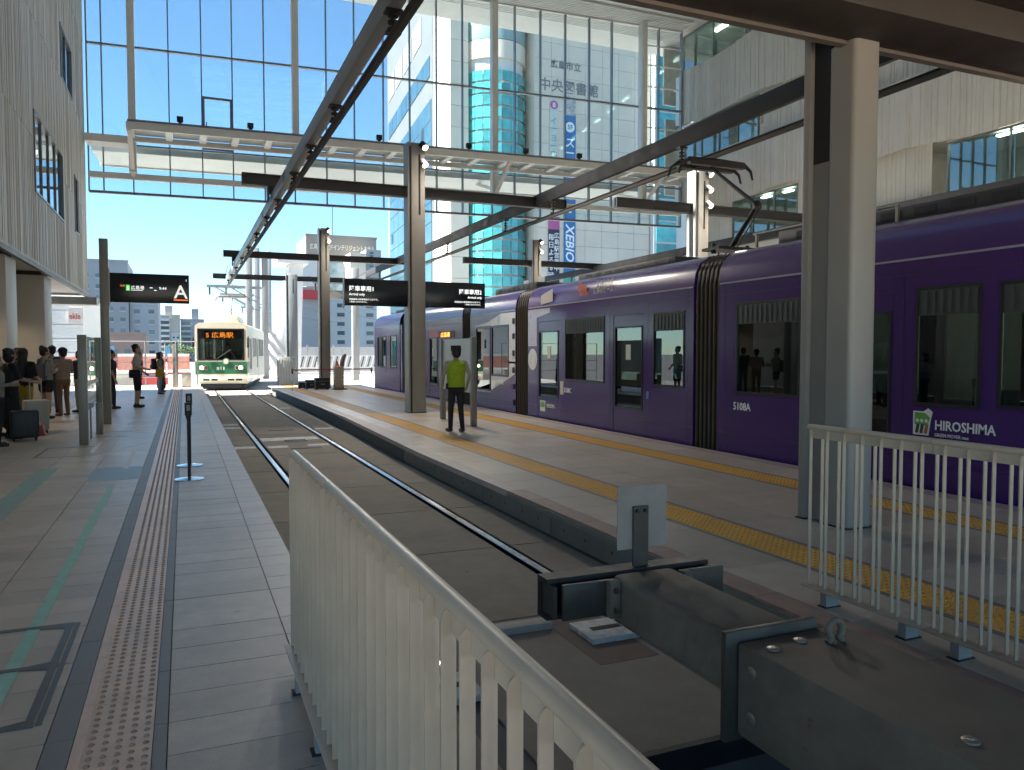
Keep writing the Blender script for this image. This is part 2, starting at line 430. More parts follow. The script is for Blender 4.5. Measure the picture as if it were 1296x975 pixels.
for k in range(17):                                       # concrete facing under the coping
    y = 1.2 + 2.0 * k; a, b = ex(y) + .07, ex(y + 2) + .07
    pm = MB(); pm.ext([(a, y + .012), (a + .06, y + .012), (b + .06, y + 1.988), (b, y + 1.988)], 'z', -.312, -.07)
    w = part('facing_panel', pm, concw_m, island_platform)
    hm = MB()
    for yy in (.3, .75, 1.25, 1.7):
        xx = a + (b - a) * yy / 2
        hm.tube([(xx - .004, y + yy, -.19), (xx + .01, y + yy, -.19)], .016, 8)
    part('anchor_hole', hm, M('anchor_hole', (.10, .06, .04), .9, var=.1), w)
part('under_coping', MB().box(3.40, 3.49, 1.0, 8.2, -.07, -.021), concw_m, island_platform)
part('drain_channel', MB().box(3.43, 3.475, 3.1, 38, -.311, -.298), M('drain_grating', (.10, .11, .105), .6, .4, var=.3, scale=40), track_bed)

# track slabs, rails
for k in range(18):
    y = 3.06 + 1.95 * k
    for (a, b) in ((.755, 1.305), (1.475, 2.755), (2.925, 3.425)):
        o = part('track_slab', MB().box(a, b, y + .012, y + 1.938, -.40, -.30), conc_m, track_bed)
for x in (1.38, 2.84):
    rb = MB(); rb.box(x - .075, x + .085, 4.4, 38, -.45, -.312); r_ = part('rail_groove', rb, rust_m, track_bed)
    mb = MB(); mb.ext([(x - .036, -.36), (x + .036, -.36), (x + .036, -.292), (x + .026, -.284), (x - .026, -.284), (x - .036, -.292)], 'y', 4.4, 41.0)
    part('rail_head', mb, rail_m, track_bed)
    # the track goes on along the viaduct, bending right
    pts = []
    for i in range(30):
        s = i * 2.2; yy = 41 + s; pts.append((x + .0065 * s * s, yy, -.30))
    mb = MB()
    for p, q in zip(pts, pts[1:]): mb.bar(p, q, .07, .05)
    part('rail_curve', mb, rail_m, track_bed)
mb = MB()
for (x0, x1, y0, y1) in ((.80, 1.27, 20.3, 20.75), (.80, 1.27, 21.3, 21.65), (1.5, 2.7, 17.2, 17.8), (.82, 1.28, 16.0, 16.35), (1.5, 1.9, 15.9, 16.25), (2.95, 3.4, 19.4, 19.7), (2.3, 2.72, 16.0, 16.3), (2.95, 3.3, 27, 27.4)):
    mb.box(x0, x1, y0, y1, -.2995, -.2972)
part('white_patch', mb, M('worn_white_patch', (.62, .62, .60), .7, var=.35, scale=5), track_bed)
mb = MB(); mb.box(1.85, 2.45, 19.4, 19.55, -.2995, -.296); mb.box(1.9, 2.5, 15.6, 15.72, -.2995, -.296); mb.box(1.95, 2.4, 16.9, 17.3, -.2971, -.295)
part('slot_drain', mb, M('drain_dark', (.02, .02, .02), .7, var=.1), track_bed)
for i, (x, y) in enumerate(((2.60, 4.52), (1.30, 4.05))):    # white cover plates at the rail ends
    p = part('rail_end_plate', MB().box(x - .19, x + .19, y - .17, y + .17, -.30, -.262), M('worn_plate', (.58, .57, .54), .7, var=.35, scale=14, bump=.3), track_bed, bevel=.006)
    part('slot', MB().box(x - .11, x + .11, y - .03, y + .03, -.262, -.2595), M('slot_dark', (.05, .035, .03), .9), p)
part('stained_patch', MB().box(2.30, 2.72, 4.05, 4.95, -.2995, -.2978), M('rusty_stain', (.17, .12, .095), .85, var=.3, scale=8), track_bed)
part('curb_block', MB().box(1.75, 2.30, 4.72, 4.84, -.30, -.25), M('curb_block', (.40, .37, .34), .7, var=.15, scale=10), track_bed, bevel=.006)
part('bed_edge_steel', MB().box(.76, 3.48, 3.02, 3.058, -.42, -.292), black_m, track_bed)

# ================================================================ station building, left wing
def rib_mesh(name, seed, w=.55):
    rg = random.Random(seed); y = 0; top = []
    while y < w - .025:
        a = rg.choice((.03, .05, .075, .11)); d = rg.choice((.008, .014, .024, .024)); b = min(w, y + a)
        top += [(d, y + .004), (d, b - .004)]; y = b
    prof = [(0, 0)] + top + [(0, w)]
    mb = MB(); mb.ext([(p[0], p[1]) for p in prof], 'z', 0, 1)
    return mb.mesh(name, rib_m)
RIBS = [rib_mesh('cladding_panel', s) for s in range(7)]
def ribbed(parent, X, sgn, y0, y1, z0, z1, holes=(), rows=(), wave=0., seed=1, w=.55):
    rg = random.Random(seed); n = int((y1 - y0) / w)
    for k in range(n):
        y = y0 + k * w; cy = y + w / 2
        zb = z0 + wave * math.sin(k * .55 + seed) * .6; zt = z1 + wave * math.sin(k * .37 + 2 * seed)
        cuts = [(h[2], h[3]) for h in holes if h[0] < cy < h[1]]
        segs = [(zb, zt)]
        for c in cuts:
            new = []
            for s in segs:
                if c[0] > s[0]: new.append((s[0], min(s[1], c[0])))
                if c[1] < s[1]: new.append((max(s[0], c[1]), s[1]))
            segs = [s for s in new if s[1] - s[0] > .05]
        out = []
        for s in segs:
            e = [s[0]] + [r for r in rows if s[0] + .1 < r < s[1] - .1] + [s[1]]
            out += list(zip(e, e[1:]))
        for a, b in out:
            o = inst('cladding_panel', RIBS[rg.randrange(7)], parent, (X, y if sgn > 0 else y + w, a + .006), (1, 1, b - a - .012), 0 if sgn > 0 else math.pi)
left = thing('station_wing', 'pale ribbed station wing above the waiting queue with a soffit on pillars', 'building', (-6, 20, 0))
HL = [(24.3, 29.6, 5.9, 8.1), (29.8, 32.5, 10.7, 12.5), (32.6, 33.7, 6.0, 8.1)]
bw = MB(); bw.holes('y', 2, 36.4, 4.06, 18.5, -3.72, -3.62, HL); part('wall', bw, M('wall_backing', (.30, .30, .28), .7), left)
ribbed(left, -3.62, 1, 9.9, 36.4, 3.92, 18.45, [(a - .0, b + .0, c, d) for a, b, c, d in HL], (7.3, 10.6, 14.2), 0, 3)
part('roof', MB().box(-9.1, -3.74, 2, 36.4, 18.3, 18.6), grey_m, left)  # unseen slab added to stop sun entering through the wing windows
part('added_outer_wall', MB().box(-9.15, -9.02, 2, 36.4, 3.93, 18.29), rib_m, left)  # unseen wall, added with the slab above to block the sun
part('soffit', MB().box(-9, -3.60, 2, 36.4, 3.92, 4.05), soffit_m, left)
part('soffit_trim', MB().box(-3.60, -3.50, 2, 36.5, 3.80, 3.915), M('trim_dark', (.10, .10, .10), .5), left)
part('end_wall', MB().box(-9, -3.73, 36.4, 36.55, 4.06, 18.5), rib_m, left)
part('back_wall', MB().box(-9.1, -9, 2, 30, 0, 3.92), pillar_m, left)
part('end_beam', MB().box(-9, -3.2, 35.2, 36.2, 3.5, 3.80), M('end_beam_grey', (.30, .31, .31), .5), left)
for (ya, yb) in ((20.5, 21.7), (25.7, 27.0), (14.5, 15.7), (9.5, 10.7)):
    p = part('pillar', MB().box(-5.6, -3.66, ya, yb, 0, 3.80), pillar_m, left, bevel=.015)
    part('pillar_head', MB().box(-5.5, -3.74, ya + .08, yb - .08, 3.80, 3.92), M('head_gap', (.05, .05, .05), .7), p)
    part('skirting', MB().box(-5.62, -3.64, ya - .02, yb + .02, 0, .12), grey_m, p)
for (a, b, c, d) in HL:
    w = part('window', MB().holes('y', a, b, c, d, -3.70, -3.58, [(a + .06, b - .06, c + .06, d - .06)]), frame_m, left)
    n = max(1, int((b - a) / 1.3))
    for k in range(n):
        ya, yb = a + .06 + (b - a - .12) * k / n, a + .06 + (b - a - .12) * (k + 1) / n
        part('pane', MB().box(-3.67, -3.66, ya + .02, yb - .02, c + .07, d - .07), glassb_m, w)
        if k: part('mullion', MB().box(-3.69, -3.62, ya - .02, ya + .02, c + .06, d - .06), frame_m, w)
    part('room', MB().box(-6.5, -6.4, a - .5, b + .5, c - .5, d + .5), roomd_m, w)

# ================================================================ station building, right wing
right = thing('station_wing', 'station wing behind the purple tram with zigzag ribbed bands and window strips', 'building', (26, 20, 0))
RX = 24.5
BANDS = [(8.95, 11.42, 0.0), (13.55, 16.5, 0.0)]
part('wall', MB().box(RX + .35, RX + .5, 26.5, 35.6, 0, 7.05), rib_m, right)
part('lower_wall', MB().box(RX + .35, RX + .5, 4, 26.5, 0, 7.05), pillar_m, right)
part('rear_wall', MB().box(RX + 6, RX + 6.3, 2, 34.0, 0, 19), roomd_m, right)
ribbed(right, RX, -1, 5.2, 35.4, 8.95, 11.45, (), (), .16, 5)
ribbed(right, RX, -1, 5.2, 35.4, 13.55, 16.45, (), (), .16, 9)
part('band_backing', MB().box(RX + .02, RX + .3, 5, 35.4, 9.15, 11.25), soffit_m, right)
part('band_backing', MB().box(RX + .02, RX + .3, 5, 35.4, 13.75, 16.25), soffit_m, right)
ribbed(right, RX + .34, -1, 20.0, 34.9, 7.08, 9.2, [(26.6, 31.0, 7.0, 9)], (), 0, 12)
ribbed(right, RX + .34, -1, 5.2, 29.0, 11.3, 13.8, (), (), 0, 14)
ribbed(right, RX + .34, -1, 30.2, 35.2, 3.0, 7.0, (), (5.0,), 0, 15)
def strip(y0, y1, z0, z1, n, x=RX + .36, glow=0):
    w = part('window_strip', MB().holes('y', y0, y1, z0, z1, x - .06, x + .04, [(y0 + .05, y1 - .05, z0 + .05, z1 - .05)]), frame_m, right)
    for k in range(n):
        a, b = y0 + .05 + (y1 - y0 - .1) * k / n, y0 + .05 + (y1 - y0 - .1) * (k + 1) / n
        part('pane', MB().box(x, x + .012, a + .02, b - .02, z0 + .06, z1 - .06), glassb_m, w)
        if k: part('mullion', MB().box(x - .05, x + .03, a - .02, a + .02, z0 + .05, z1 - .05), frame_m, w)
    r = part('room', MB().box(x + 4, x + 4.1, y0 - 5, y1 + 5, z0 - 2, z1 + 2).box(x + .6, x + 4, y0 - 2, y1 + 2, z0 - .3, z0 - .2).box(x + .6, x + 4, y0 - 2, y1 + 2, z1 + .3, z1 + .4), room_m, w)
    for ya in (y0 - 2.1, y1 + 2): part('partition', MB().box(x + .1, x + 4, ya, ya + .1, z0 - 1, z1 + 1), room_m, w)
    lm = MB()
    for k in range(n): lm.box(x + 1.2, x + 1.4, y0 + (k + .2) * (y1 - y0) / n, y0 + (k + .6) * (y1 - y0) / n, z1 + .12, z1 + .18)
    part('room_light', lm, M('room_lamp', (.9, .9, .85), .4, var=0, emit=(1, .93, .8), es=2.5), w)
strip(29.2, 35.0, 11.4, 13.6, 4); strip(6, 19.4, 7.05, 8.95, 6); strip(26.6, 31.0, 7.1, 8.98, 3); strip(5.2, 35.2, 16.45, 18.4, 12)
part('fascia_beam', MB().box(RX - .10, RX + .34, 5, 35.4, 6.75, 7.0), grey_m, right)
part('fascia_beam', MB().box(RX + .10, RX + .34, 5, 35.4, 11.46, 11.62), grey_m, right)

# ================================================================ atrium ceiling and the low concourse ceiling over the camera
SX0, SX1, SY0, SY1 = -1.4, 6.6, 7.0, 22.6  # extent of an unseen skylight added to bring daylight into the hall
ceiling = struct('atrium_ceiling', MB().box(-9, SX0, 4.9, 38.4, 18.62, 19.0).box(SX1, 26, 4.9, 38.4, 18.62, 19.0).box(SX0, SX1, 4.9, SY0, 18.62, 19.0).box(SX0, SX1, SY1, 38.4, 18.62, 19.0), soffit_m)
for i in range(4):
    for j in range(6):
        part('added_skylight_pane', MB().box(SX0 + 2 * i + .03, SX0 + 2 * i + 1.97, SY0 + 2.6 * j + .03, SY0 + 2.6 * j + 2.57, 18.95, 18.97), glass_m, ceiling)
for i in range(5): part('added_skylight_bar', MB().box(SX0 + 2 * i - .03, SX0 + 2 * i + .03, SY0, SY1, 18.85, 19.02), white_m, ceiling)
for j in range(7): part('added_skylight_bar', MB().box(SX0, SX1, SY0 + 2.6 * j - .03, SY0 + 2.6 * j + .03, 18.70, 18.84), white_m, ceiling)
cpm = MB().box(.01, 2.39, .01, 1.19, 0, .05).mesh('ceiling_panel', M('ceiling_panel', (.66, .67, .66), .5, var=.04, rnd=.04))
for i in range(12):
    for j in range(9): inst('ceiling_panel', cpm, ceiling, (-3.6 + 2.4 * i, 22.8 + 1.2 * j, 18.56))
sl = MB()
for j in range(16): inst('ceiling_slat', MB().box(-3.6, 24.4, 0, .09, 0, .14).mesh('ceiling_slat', white_m) if j == 0 else bpy.data.meshes['ceiling_slat'], ceiling, (0, 33.65 + j * .17, 18.45))
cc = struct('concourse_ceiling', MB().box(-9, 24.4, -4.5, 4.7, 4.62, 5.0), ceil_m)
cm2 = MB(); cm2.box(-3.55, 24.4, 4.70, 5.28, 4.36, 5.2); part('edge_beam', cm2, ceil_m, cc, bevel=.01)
part('edge_lip', MB().box(-3.55, 24.4, 5.28, 5.36, 4.33, 4.52), M('lip_metal', (.16, .14, .125), .5, var=.05), cc)
part('upper_wall', MB().box(-3.55, 24.4, 4.75, 5.25, 5.2, 18.6), rib_m, cc)

# ================================================================ glass curtain wall with its catwalk
XS = [-3.5, -2.95, -1.83, -0.42, 0.87, 2.11, 3.42, 4.7, 6.09, 7.34, 8.66, 9.9, 11.18, 12.45, 13.93, 15.1, 16.44, 17.77, 19.08, 20.34, 21.96, 23.04, 24.4]
def wy(x): return 36.6 - .064 * (x + 3.6)
cw = thing('curtain_wall', 'tall glass curtain wall hanging over the far end of the tram hall', 'curtain wall', (10, wy(10), 8.2))
ROWS = (8.25, 8.95, 10.25, 14.3, 18.5)
for a, b in zip(XS, XS[1:]):
    for z0, z1 in zip(ROWS, ROWS[1:]):
        pm = MB(); pm.ext([(a + .02, wy(a + .02)), (b - .02, wy(b - .02)), (b - .02, wy(b - .02) + .012), (a + .02, wy(a + .02) + .012)], 'z', z0 + .02, z1 - .02)
        part('pane', pm, glass_m, cw)
for x in XS:
    mb = MB(); y = wy(x)
    mb.box(x - .025, x + .025, y - .13, y + .06, 8.25, 18.5); part('mullion', mb, frame_m, cw)
for z, h, dp, mt in ((8.25, .10, .16, frameD_m), (8.95, .24, .22, white_m), (10.25, .07, .12, frameD_m), (14.3, .08, .15, frame_m), (18.45, .12, .18, white_m)):
    mb = MB(); mb.bar((-3.5, wy(-3.5) - .04, z), (24.4, wy(24.4) - .04, z), dp, h); part('transom', mb, mt, cw)
for x in (-1.83, 4.7, 13.93, 21.96):
    mb = MB(); y = wy(x); mb.box(x - .14, x + .14, y - .55, y - .14, 9.06, 18.5); part('post', mb, white_m, cw, bevel=.01)
mb = MB(); y = wy(1.5)
mb.holes('x', .87, 2.11, 10.3, 12.55, y - .16, y - .09, [(.98, 2.0, 10.4, 12.45)]); dr = part('door', mb, frameD_m, cw)
part('handle', MB().box(1.02, 1.06, y - .22, y - .17, 11.2, 11.45), black_m, dr)
for z in (11.2, 12.2, 13.3, 15.4, 16.5, 17.5):
    mb = MB(); mb.bar((21.96, wy(22) - .05, z), (24.4, wy(24.4) - .05, z), .06, .05); part('small_transom', mb, white_m, cw)

cat = thing('catwalk', 'white maintenance catwalk with braced underside across the glass wall', 'catwalk', (10, wy(10) - 1.2, 10.2))
def pt(x, off, z): return (x, wy(x) - off, z)
for off, z, w_, h in ((2.35, 10.48, .10, .30), (.72, 10.36, .14, .22)):
    mb = MB(); mb.bar(pt(-1.95, off, z), pt(24.0, off, z), w_, h); part('edge_beam', mb, white_m, cat)
mb = MB(); mb.bar(pt(-3.5, .75, 10.2), pt(-1.96, .75, 10.2), .9, .3); part('ledge', mb, white_m, cat)
mb = MB(); mb.bar(pt(-1.9, 2.38, 10.68), pt(24, 2.38, 10.68), .14, .05); part('kerb', mb, M('catwalk_kerb', (.22, .22, .23), .5), cat)
for a, b in zip(XS[2:], XS[3:]):
    mb = MB(); mb.bar(pt(a, 2.29, 10.44), pt(a, .8, 10.44), .26, .16); part('cross_rib', mb, white_m, cat)
    mb = MB(); mb.ext([pt(a + .14, 2.28, 0)[:2], pt(b - .14, 2.28, 0)[:2], pt(b - .14, .8, 0)[:2], pt(a + .14, .8, 0)[:2]], 'z', 10.5, 10.54); part('deck_panel', mb, M('deck_panel', (.42, .45, .44), .5, var=.05), cat)
for x in (-1.83, 4.7, 13.93, 21.96):
    mb = MB(); mb.bar(pt(x, 2.3, 10.34), pt(x, .2, 8.98), .16, .12); part('strut', mb, white_m, cat)
for i, x in enumerate((0., 2.66, 7.94, 11.97, 14.7, 17.4)):
    t = thing('floodlight', 'small black floodlight standing on the edge of the catwalk', 'floodlight', pt(x, 2.3, 10.705), 'floodlights along the catwalk')
    part('bracket', MB().box(-.06, .06, -.03, .03, 0, .09), black_m, t, local=True)
    h = part('lamp_head', MB().box(-.12, .12, -.1, .08, .09, .30), black_m, t, local=True, bevel=.02)
    part('lens', MB().box(-.09, .09, .081, .086, .13, .27), M('lens_grey', (.6, .6, .6), .2), h, local=True)
oc = thing('outer_canopy', 'white canopy seen outside through the glass wall', 'canopy', (10, 39, 9.9))
mb = MB(); mb.bar((-3.4, 38.9, 10.35), (24, 37.1, 10.35), 2.6, .35); part('slab', mb, white_m, oc)
mb = MB(); mb.bar((-3.4, 40.25, 10.5), (24, 38.45, 10.5), .08, .8); part('fascia', mb, white_m, oc)
for x in (-1.83, 4.7, 13.93, 21.96):
    mb = MB(); mb.bar((x, wy(x) + .1, 9.6), (x, wy(x) + 2.2, 10.25), .1, .14); part('bracket', mb, white_m, oc)
# ================================================================ gantries and overhead conductors
def spot_lamp(parent, x, y, z, aim=(.5, -.8, -.6), power=0, s=1.):
    a = Vector(aim).normalized(); c = Vector((x, y, z))
    mb = MB(); mb.tube([c - a * .13 * s, c - a * .11 * s, c + a * .05 * s, c + a * .09 * s], [.04 * s, .075 * s, .09 * s, .095 * s], 12)
    mb.bar(c, c + Vector((-.14 * s, 0, .0)), .04, .04)
    o = part('lamp', mb, black_m, parent, smooth=True)
    mb = MB(); mb.tube([c + a * .088 * s, c + a * .1 * s], [.082 * s, .07 * s], 12); part('lens', mb, lamp_m, o)
    if power:
        ld = bpy.data.lights.new('lamp_light', 'SPOT'); ld.energy = power; ld.color = (1, .90, .76); ld.spot_size = R(160); ld.spot_blend = 1; ld.shadow_soft_size = .45
        lo = bpy.data.objects.new('lamp_light', ld); COL.objects.link(lo); lo.parent = o
        lo.location = c + a * .14 * s - ORG[o]; lo.rotation_euler = (-a).to_track_quat('Z', 'Y').to_euler()
def gantry(label, x, y, h, beam, z=5.66, w=.47, d=.42, lamps=2, power=110, base=0., mat=None, lampx=1):
    t = thing('gantry', label, 'gantry', (x, y, base), 'column gantries carrying the overhead conductors')
    s = part('column', MB().box(x - w / 2 + .09, x + w / 2, y - d / 2, y + d / 2, base, base + h), mat or col_m, t, bevel=.03)
    part('recess', MB().box(x - w / 2 + .045, x - w / 2 + .088, y - d / 2 + .05, y + d / 2 - .05, base + .02, base + h - .1), black_m, s)
    part('flange', MB().box(x - w / 2, x - w / 2 + .043, y - d / 2, y + d / 2, base, base + h), mat or col_m, s)
    part('base_plate', MB().box(x - w / 2 - .005, x + w / 2 + .005, y - d / 2 - .005, y + d / 2 + .005, base, base + .015), black_m, s)
    part('cable_slot', MB().box(x + .05, x + .10, y - d / 2 - .006, y - d / 2 - .001, base + 5.2, base + h - .3), black_m, s)
    if beam:
        for a, b in ((beam[0], x - w / 2 - .002), (x + w / 2 + .002, beam[1])):
            mb = MB(); yy = y
            mb.box(a, b, yy - .10, yy + .10, z, z + .03).box(a, b, yy - .10, yy + .10, z + .25, z + .28).box(a, b, yy - .03, yy + .03, z + .031, z + .249)
            mb.box(a, a + .02, yy - .1, yy + .1, z + .031, z + .249) if a == beam[0] else mb.box(b - .02, b, yy - .1, yy + .1, z + .031, z + .249)
            part('cross_beam', mb, beam_m, t)
    for k in range(lamps):
        spot_lamp(t, x + (w / 2 - .13) * lampx + .06, y - d / 2 - .12, base + h - .10 - .45 * k, (.25 * lampx, -.7, -.75), power)
    return t
gantry('grey column standing behind the hanging twin exit sign on the island', 5.66, 19.98, 7.06, (1.35, 10.1))
gantry('grey column with lit lamps beside the black boxes on the island', 5.80, 35.3, 7.1, (1.6, 10.2))
gantry('blue grey column in the sun beyond the end of the island', 5.62, 45.2, 6.3, (1.5, 9.6), z=5.6, lamps=0, w=.62, mat=grey_m, base=-.31)
gantry('grey column with three lit lamps behind the tram pantograph', 14.0, 19.05, 6.9, (11.2, 20.5), lamps=3)
gantry('slim column with lit lamps behind the roof of the purple tram', 15.4, 33.6, 6.9, (11.8, 20.5))

# the big near column
nc = thing('concourse_column', 'broad beige column with rounded edge beside the short railing', 'column', (5.75, 5.48, 0))
def rounded(x0, x1, y0, y1, r, n=6):
    o = []
    for cx, cy, a0 in ((x1 - r, y0 + r, -90), (x1 - r, y1 - r, 0), (x0 + r, y1 - r, 90), (x0 + r, y0 + r, 180)):
        for k in range(n + 1): a = R(a0 + 90 * k / n); o.append((cx + r * math.cos(a), cy + r * math.sin(a)))
    return o
mb = MB(); mb.ext(rounded(5.47, 5.78, 5.19, 5.50, .05), 'z', .012, 4.36); s = part('shaft', mb, col_m, nc, smooth=True)
part('flange', MB().box(5.455, 5.76, 5.70, 5.785, .012, 4.9), col_m, nc, bevel=.004)
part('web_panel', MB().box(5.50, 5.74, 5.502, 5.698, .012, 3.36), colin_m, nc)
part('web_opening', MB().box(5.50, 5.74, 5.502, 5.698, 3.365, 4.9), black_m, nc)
mb = MB(); mb.ext(rounded(5.45, 5.80, 5.175, 5.515, .06), 'z', 0, .012); mb.box(5.44, 5.78, 5.69, 5.80, 0, .012); part('base_ring', mb, black_m, nc)

def conductor(label, X, zb, zt, zr, y0, y1, hang, w=.15, mat=grey_m, gaps=()):
    t = thing('overhead_conductor', label, 'overhead line', (X, y0, zb), 'rigid overhead conductor beams')
    part('box_beam', MB().box(X - w / 2, X + w / 2, y0, y1, zb, zt), mat, t, bevel=.006)
    rl = MB(); rl.ext([(X - .05, zr + .09), (X - .015, zr + .08), (X - .02, zr + .02), (X - .01, zr), (X + .01, zr), (X + .02, zr + .02), (X + .015, zr + .08), (X + .05, zr + .09), (X + .05, zr + .10), (X - .05, zr + .10)], 'y', y0, y1)
    part('contact_rail', rl, M('contact_rail', (.08, .076, .072), .7, 0, var=.1, spec=.25), t)
    for y in hang:
        mb = MB(); zm = (zb + zr + .1) / 2
        mb.tube([(X, y, zr + .1), (X, y, zb)], .022, 8)
        for dz in (-.07, 0, .07): mb.tube([(X, y, zm + dz - .012), (X, y, zm + dz + .012)], .06, 10)
        mb.box(X - .09, X + .09, y - .07, y + .07, zb - .03, zb - .002); mb.box(X - .08, X + .08, y - .05, y + .05, zr + .101, zr + .13)
        part('insulator', mb, black_m, t)
    for y in gaps:
        mb = MB()
        for k in range(4): mb.box(X - w / 2 - .004, X - w / 2 - .001, y + k * .0, y + .5, zb + .05 + .05 * k, zb + .07 + .05 * k)
        part('splice_slots', mb, black_m, t)
    return t
conductor('grey box beam with contact rail hanging over the track of the green tram', 2.10, 5.22, 5.48, 4.87, 1.0, 42.3, (8.2, 11.63, 14.0, 16.25, 19.2, 21.8, 24.9, 28.2, 31.5, 35.2, 38.5, 41.5), gaps=(17.1, 22))
conductor('charcoal box beam with contact rail hanging over the purple tram', 9.20, 5.68, 6.0, 5.22, 3.0, 42, (7.2, 13.06, 18.9, 22.25, 28.0, 34.0, 39), w=.11, mat=M('charcoal_box', (.04, .043, .048), .75, 0, var=.08, spec=.2), gaps=(18.2, 23.6))
conductor('grey box beam running in front of the lower windows of the far wing', 18.6, 5.5, 5.8, 5.05, 4, 42, (12, 18, 24, 30, 36), w=.2, mat=M('charcoal_box', (.04, .043, .048)))
for X, y in ((2.1, 19.98), (2.1, 35.3)):
    t = thing('beam_hanger', 'black clamp joining cross beam and grey conductor beam ' + ('before' if y < 30 else 'under') + ' the glass wall', 'bracket', (X, y, 5.48))
    part('clamp', MB().box(X - .12, X + .12, y - .14, y + .14, 5.485, 5.655), black_m, t, bevel=.01)
    part('cheek', MB().box(X - .16, X - .125, y - .2, y + .2, 5.30, 5.64), black_m, t)

# ================================================================ the purple tram
purple = M('purple_paint', (.056, .018, .135), .25, var=0, coat=.1, spec=.45)
beige_d = M('pale_livery_print', (.56, .52, .50), .3, var=.05, coat=.5)
skirt_m = M('underframe_black', (.01, .01, .012), .7)
bell_m = M('bellows_rubber', (.05, .042, .036), .55, var=.15, bump=.1)
seal_m = M('window_seal', (.012, .012, .014), .4)
grille_m = M('grille_dark', (.045, .05, .05), .5)
inner_m = M('tram_lining', (.40, .40, .38), .6)
seat_m = M('seat_fabric', (.12, .05, .05), .8)
XT0, XT1 = 8.05, 10.45
tram = thing('tram', 'long dark purple five section tram standing at the island platform', 'tram', (9.25, 19, -.3))
def tprof(k=0.):
    a = [(XT0 + k, -.06), (XT0 + k, 2.72), (XT0 + .03 + k, 2.95), (XT0 + .13 + k, 3.13), (XT0 + .32 + k, 3.25 - k), (XT0 + .7, 3.30 - k)]
    return a + [(XT0 + XT1 - x, z) for x, z in reversed(a)]
mods = [(3.2, 10.36, [(8.53, 9.92, .95, 2.38), (5.82, 6.65, .97, 2.37), (3.9, 5.62, 1.0, 2.36)], [(6.95, 8.1)]),
        (11.04, 17.98, [(14.09, 15.9, .96, 2.36), (11.29, 12.27, .97, 2.33)], [(12.59, 13.74), (16.2, 17.4)]),
        (18.78, 22.28, [(20.62, 21.78, .5, 2.33), (19.25, 20.52, .94, 2.33)], []),
        (23.02, 29.4, [(23.5, 25.3, .96, 2.05), (27.4, 28.9, .96, 2.33)], [(25.6, 26.6)]),
        (30.7, 35.05, [(31.2, 32.3, .95, 2.3), (33.0, 34.6, .95, 2.3)], [])]
def rect_frame(x, a, b, c, d, t=.035, dep=.012):
    return MB().holes('y', a, b, c, d, x - dep, x, [(a + t, b - t, c + t, d - t)])
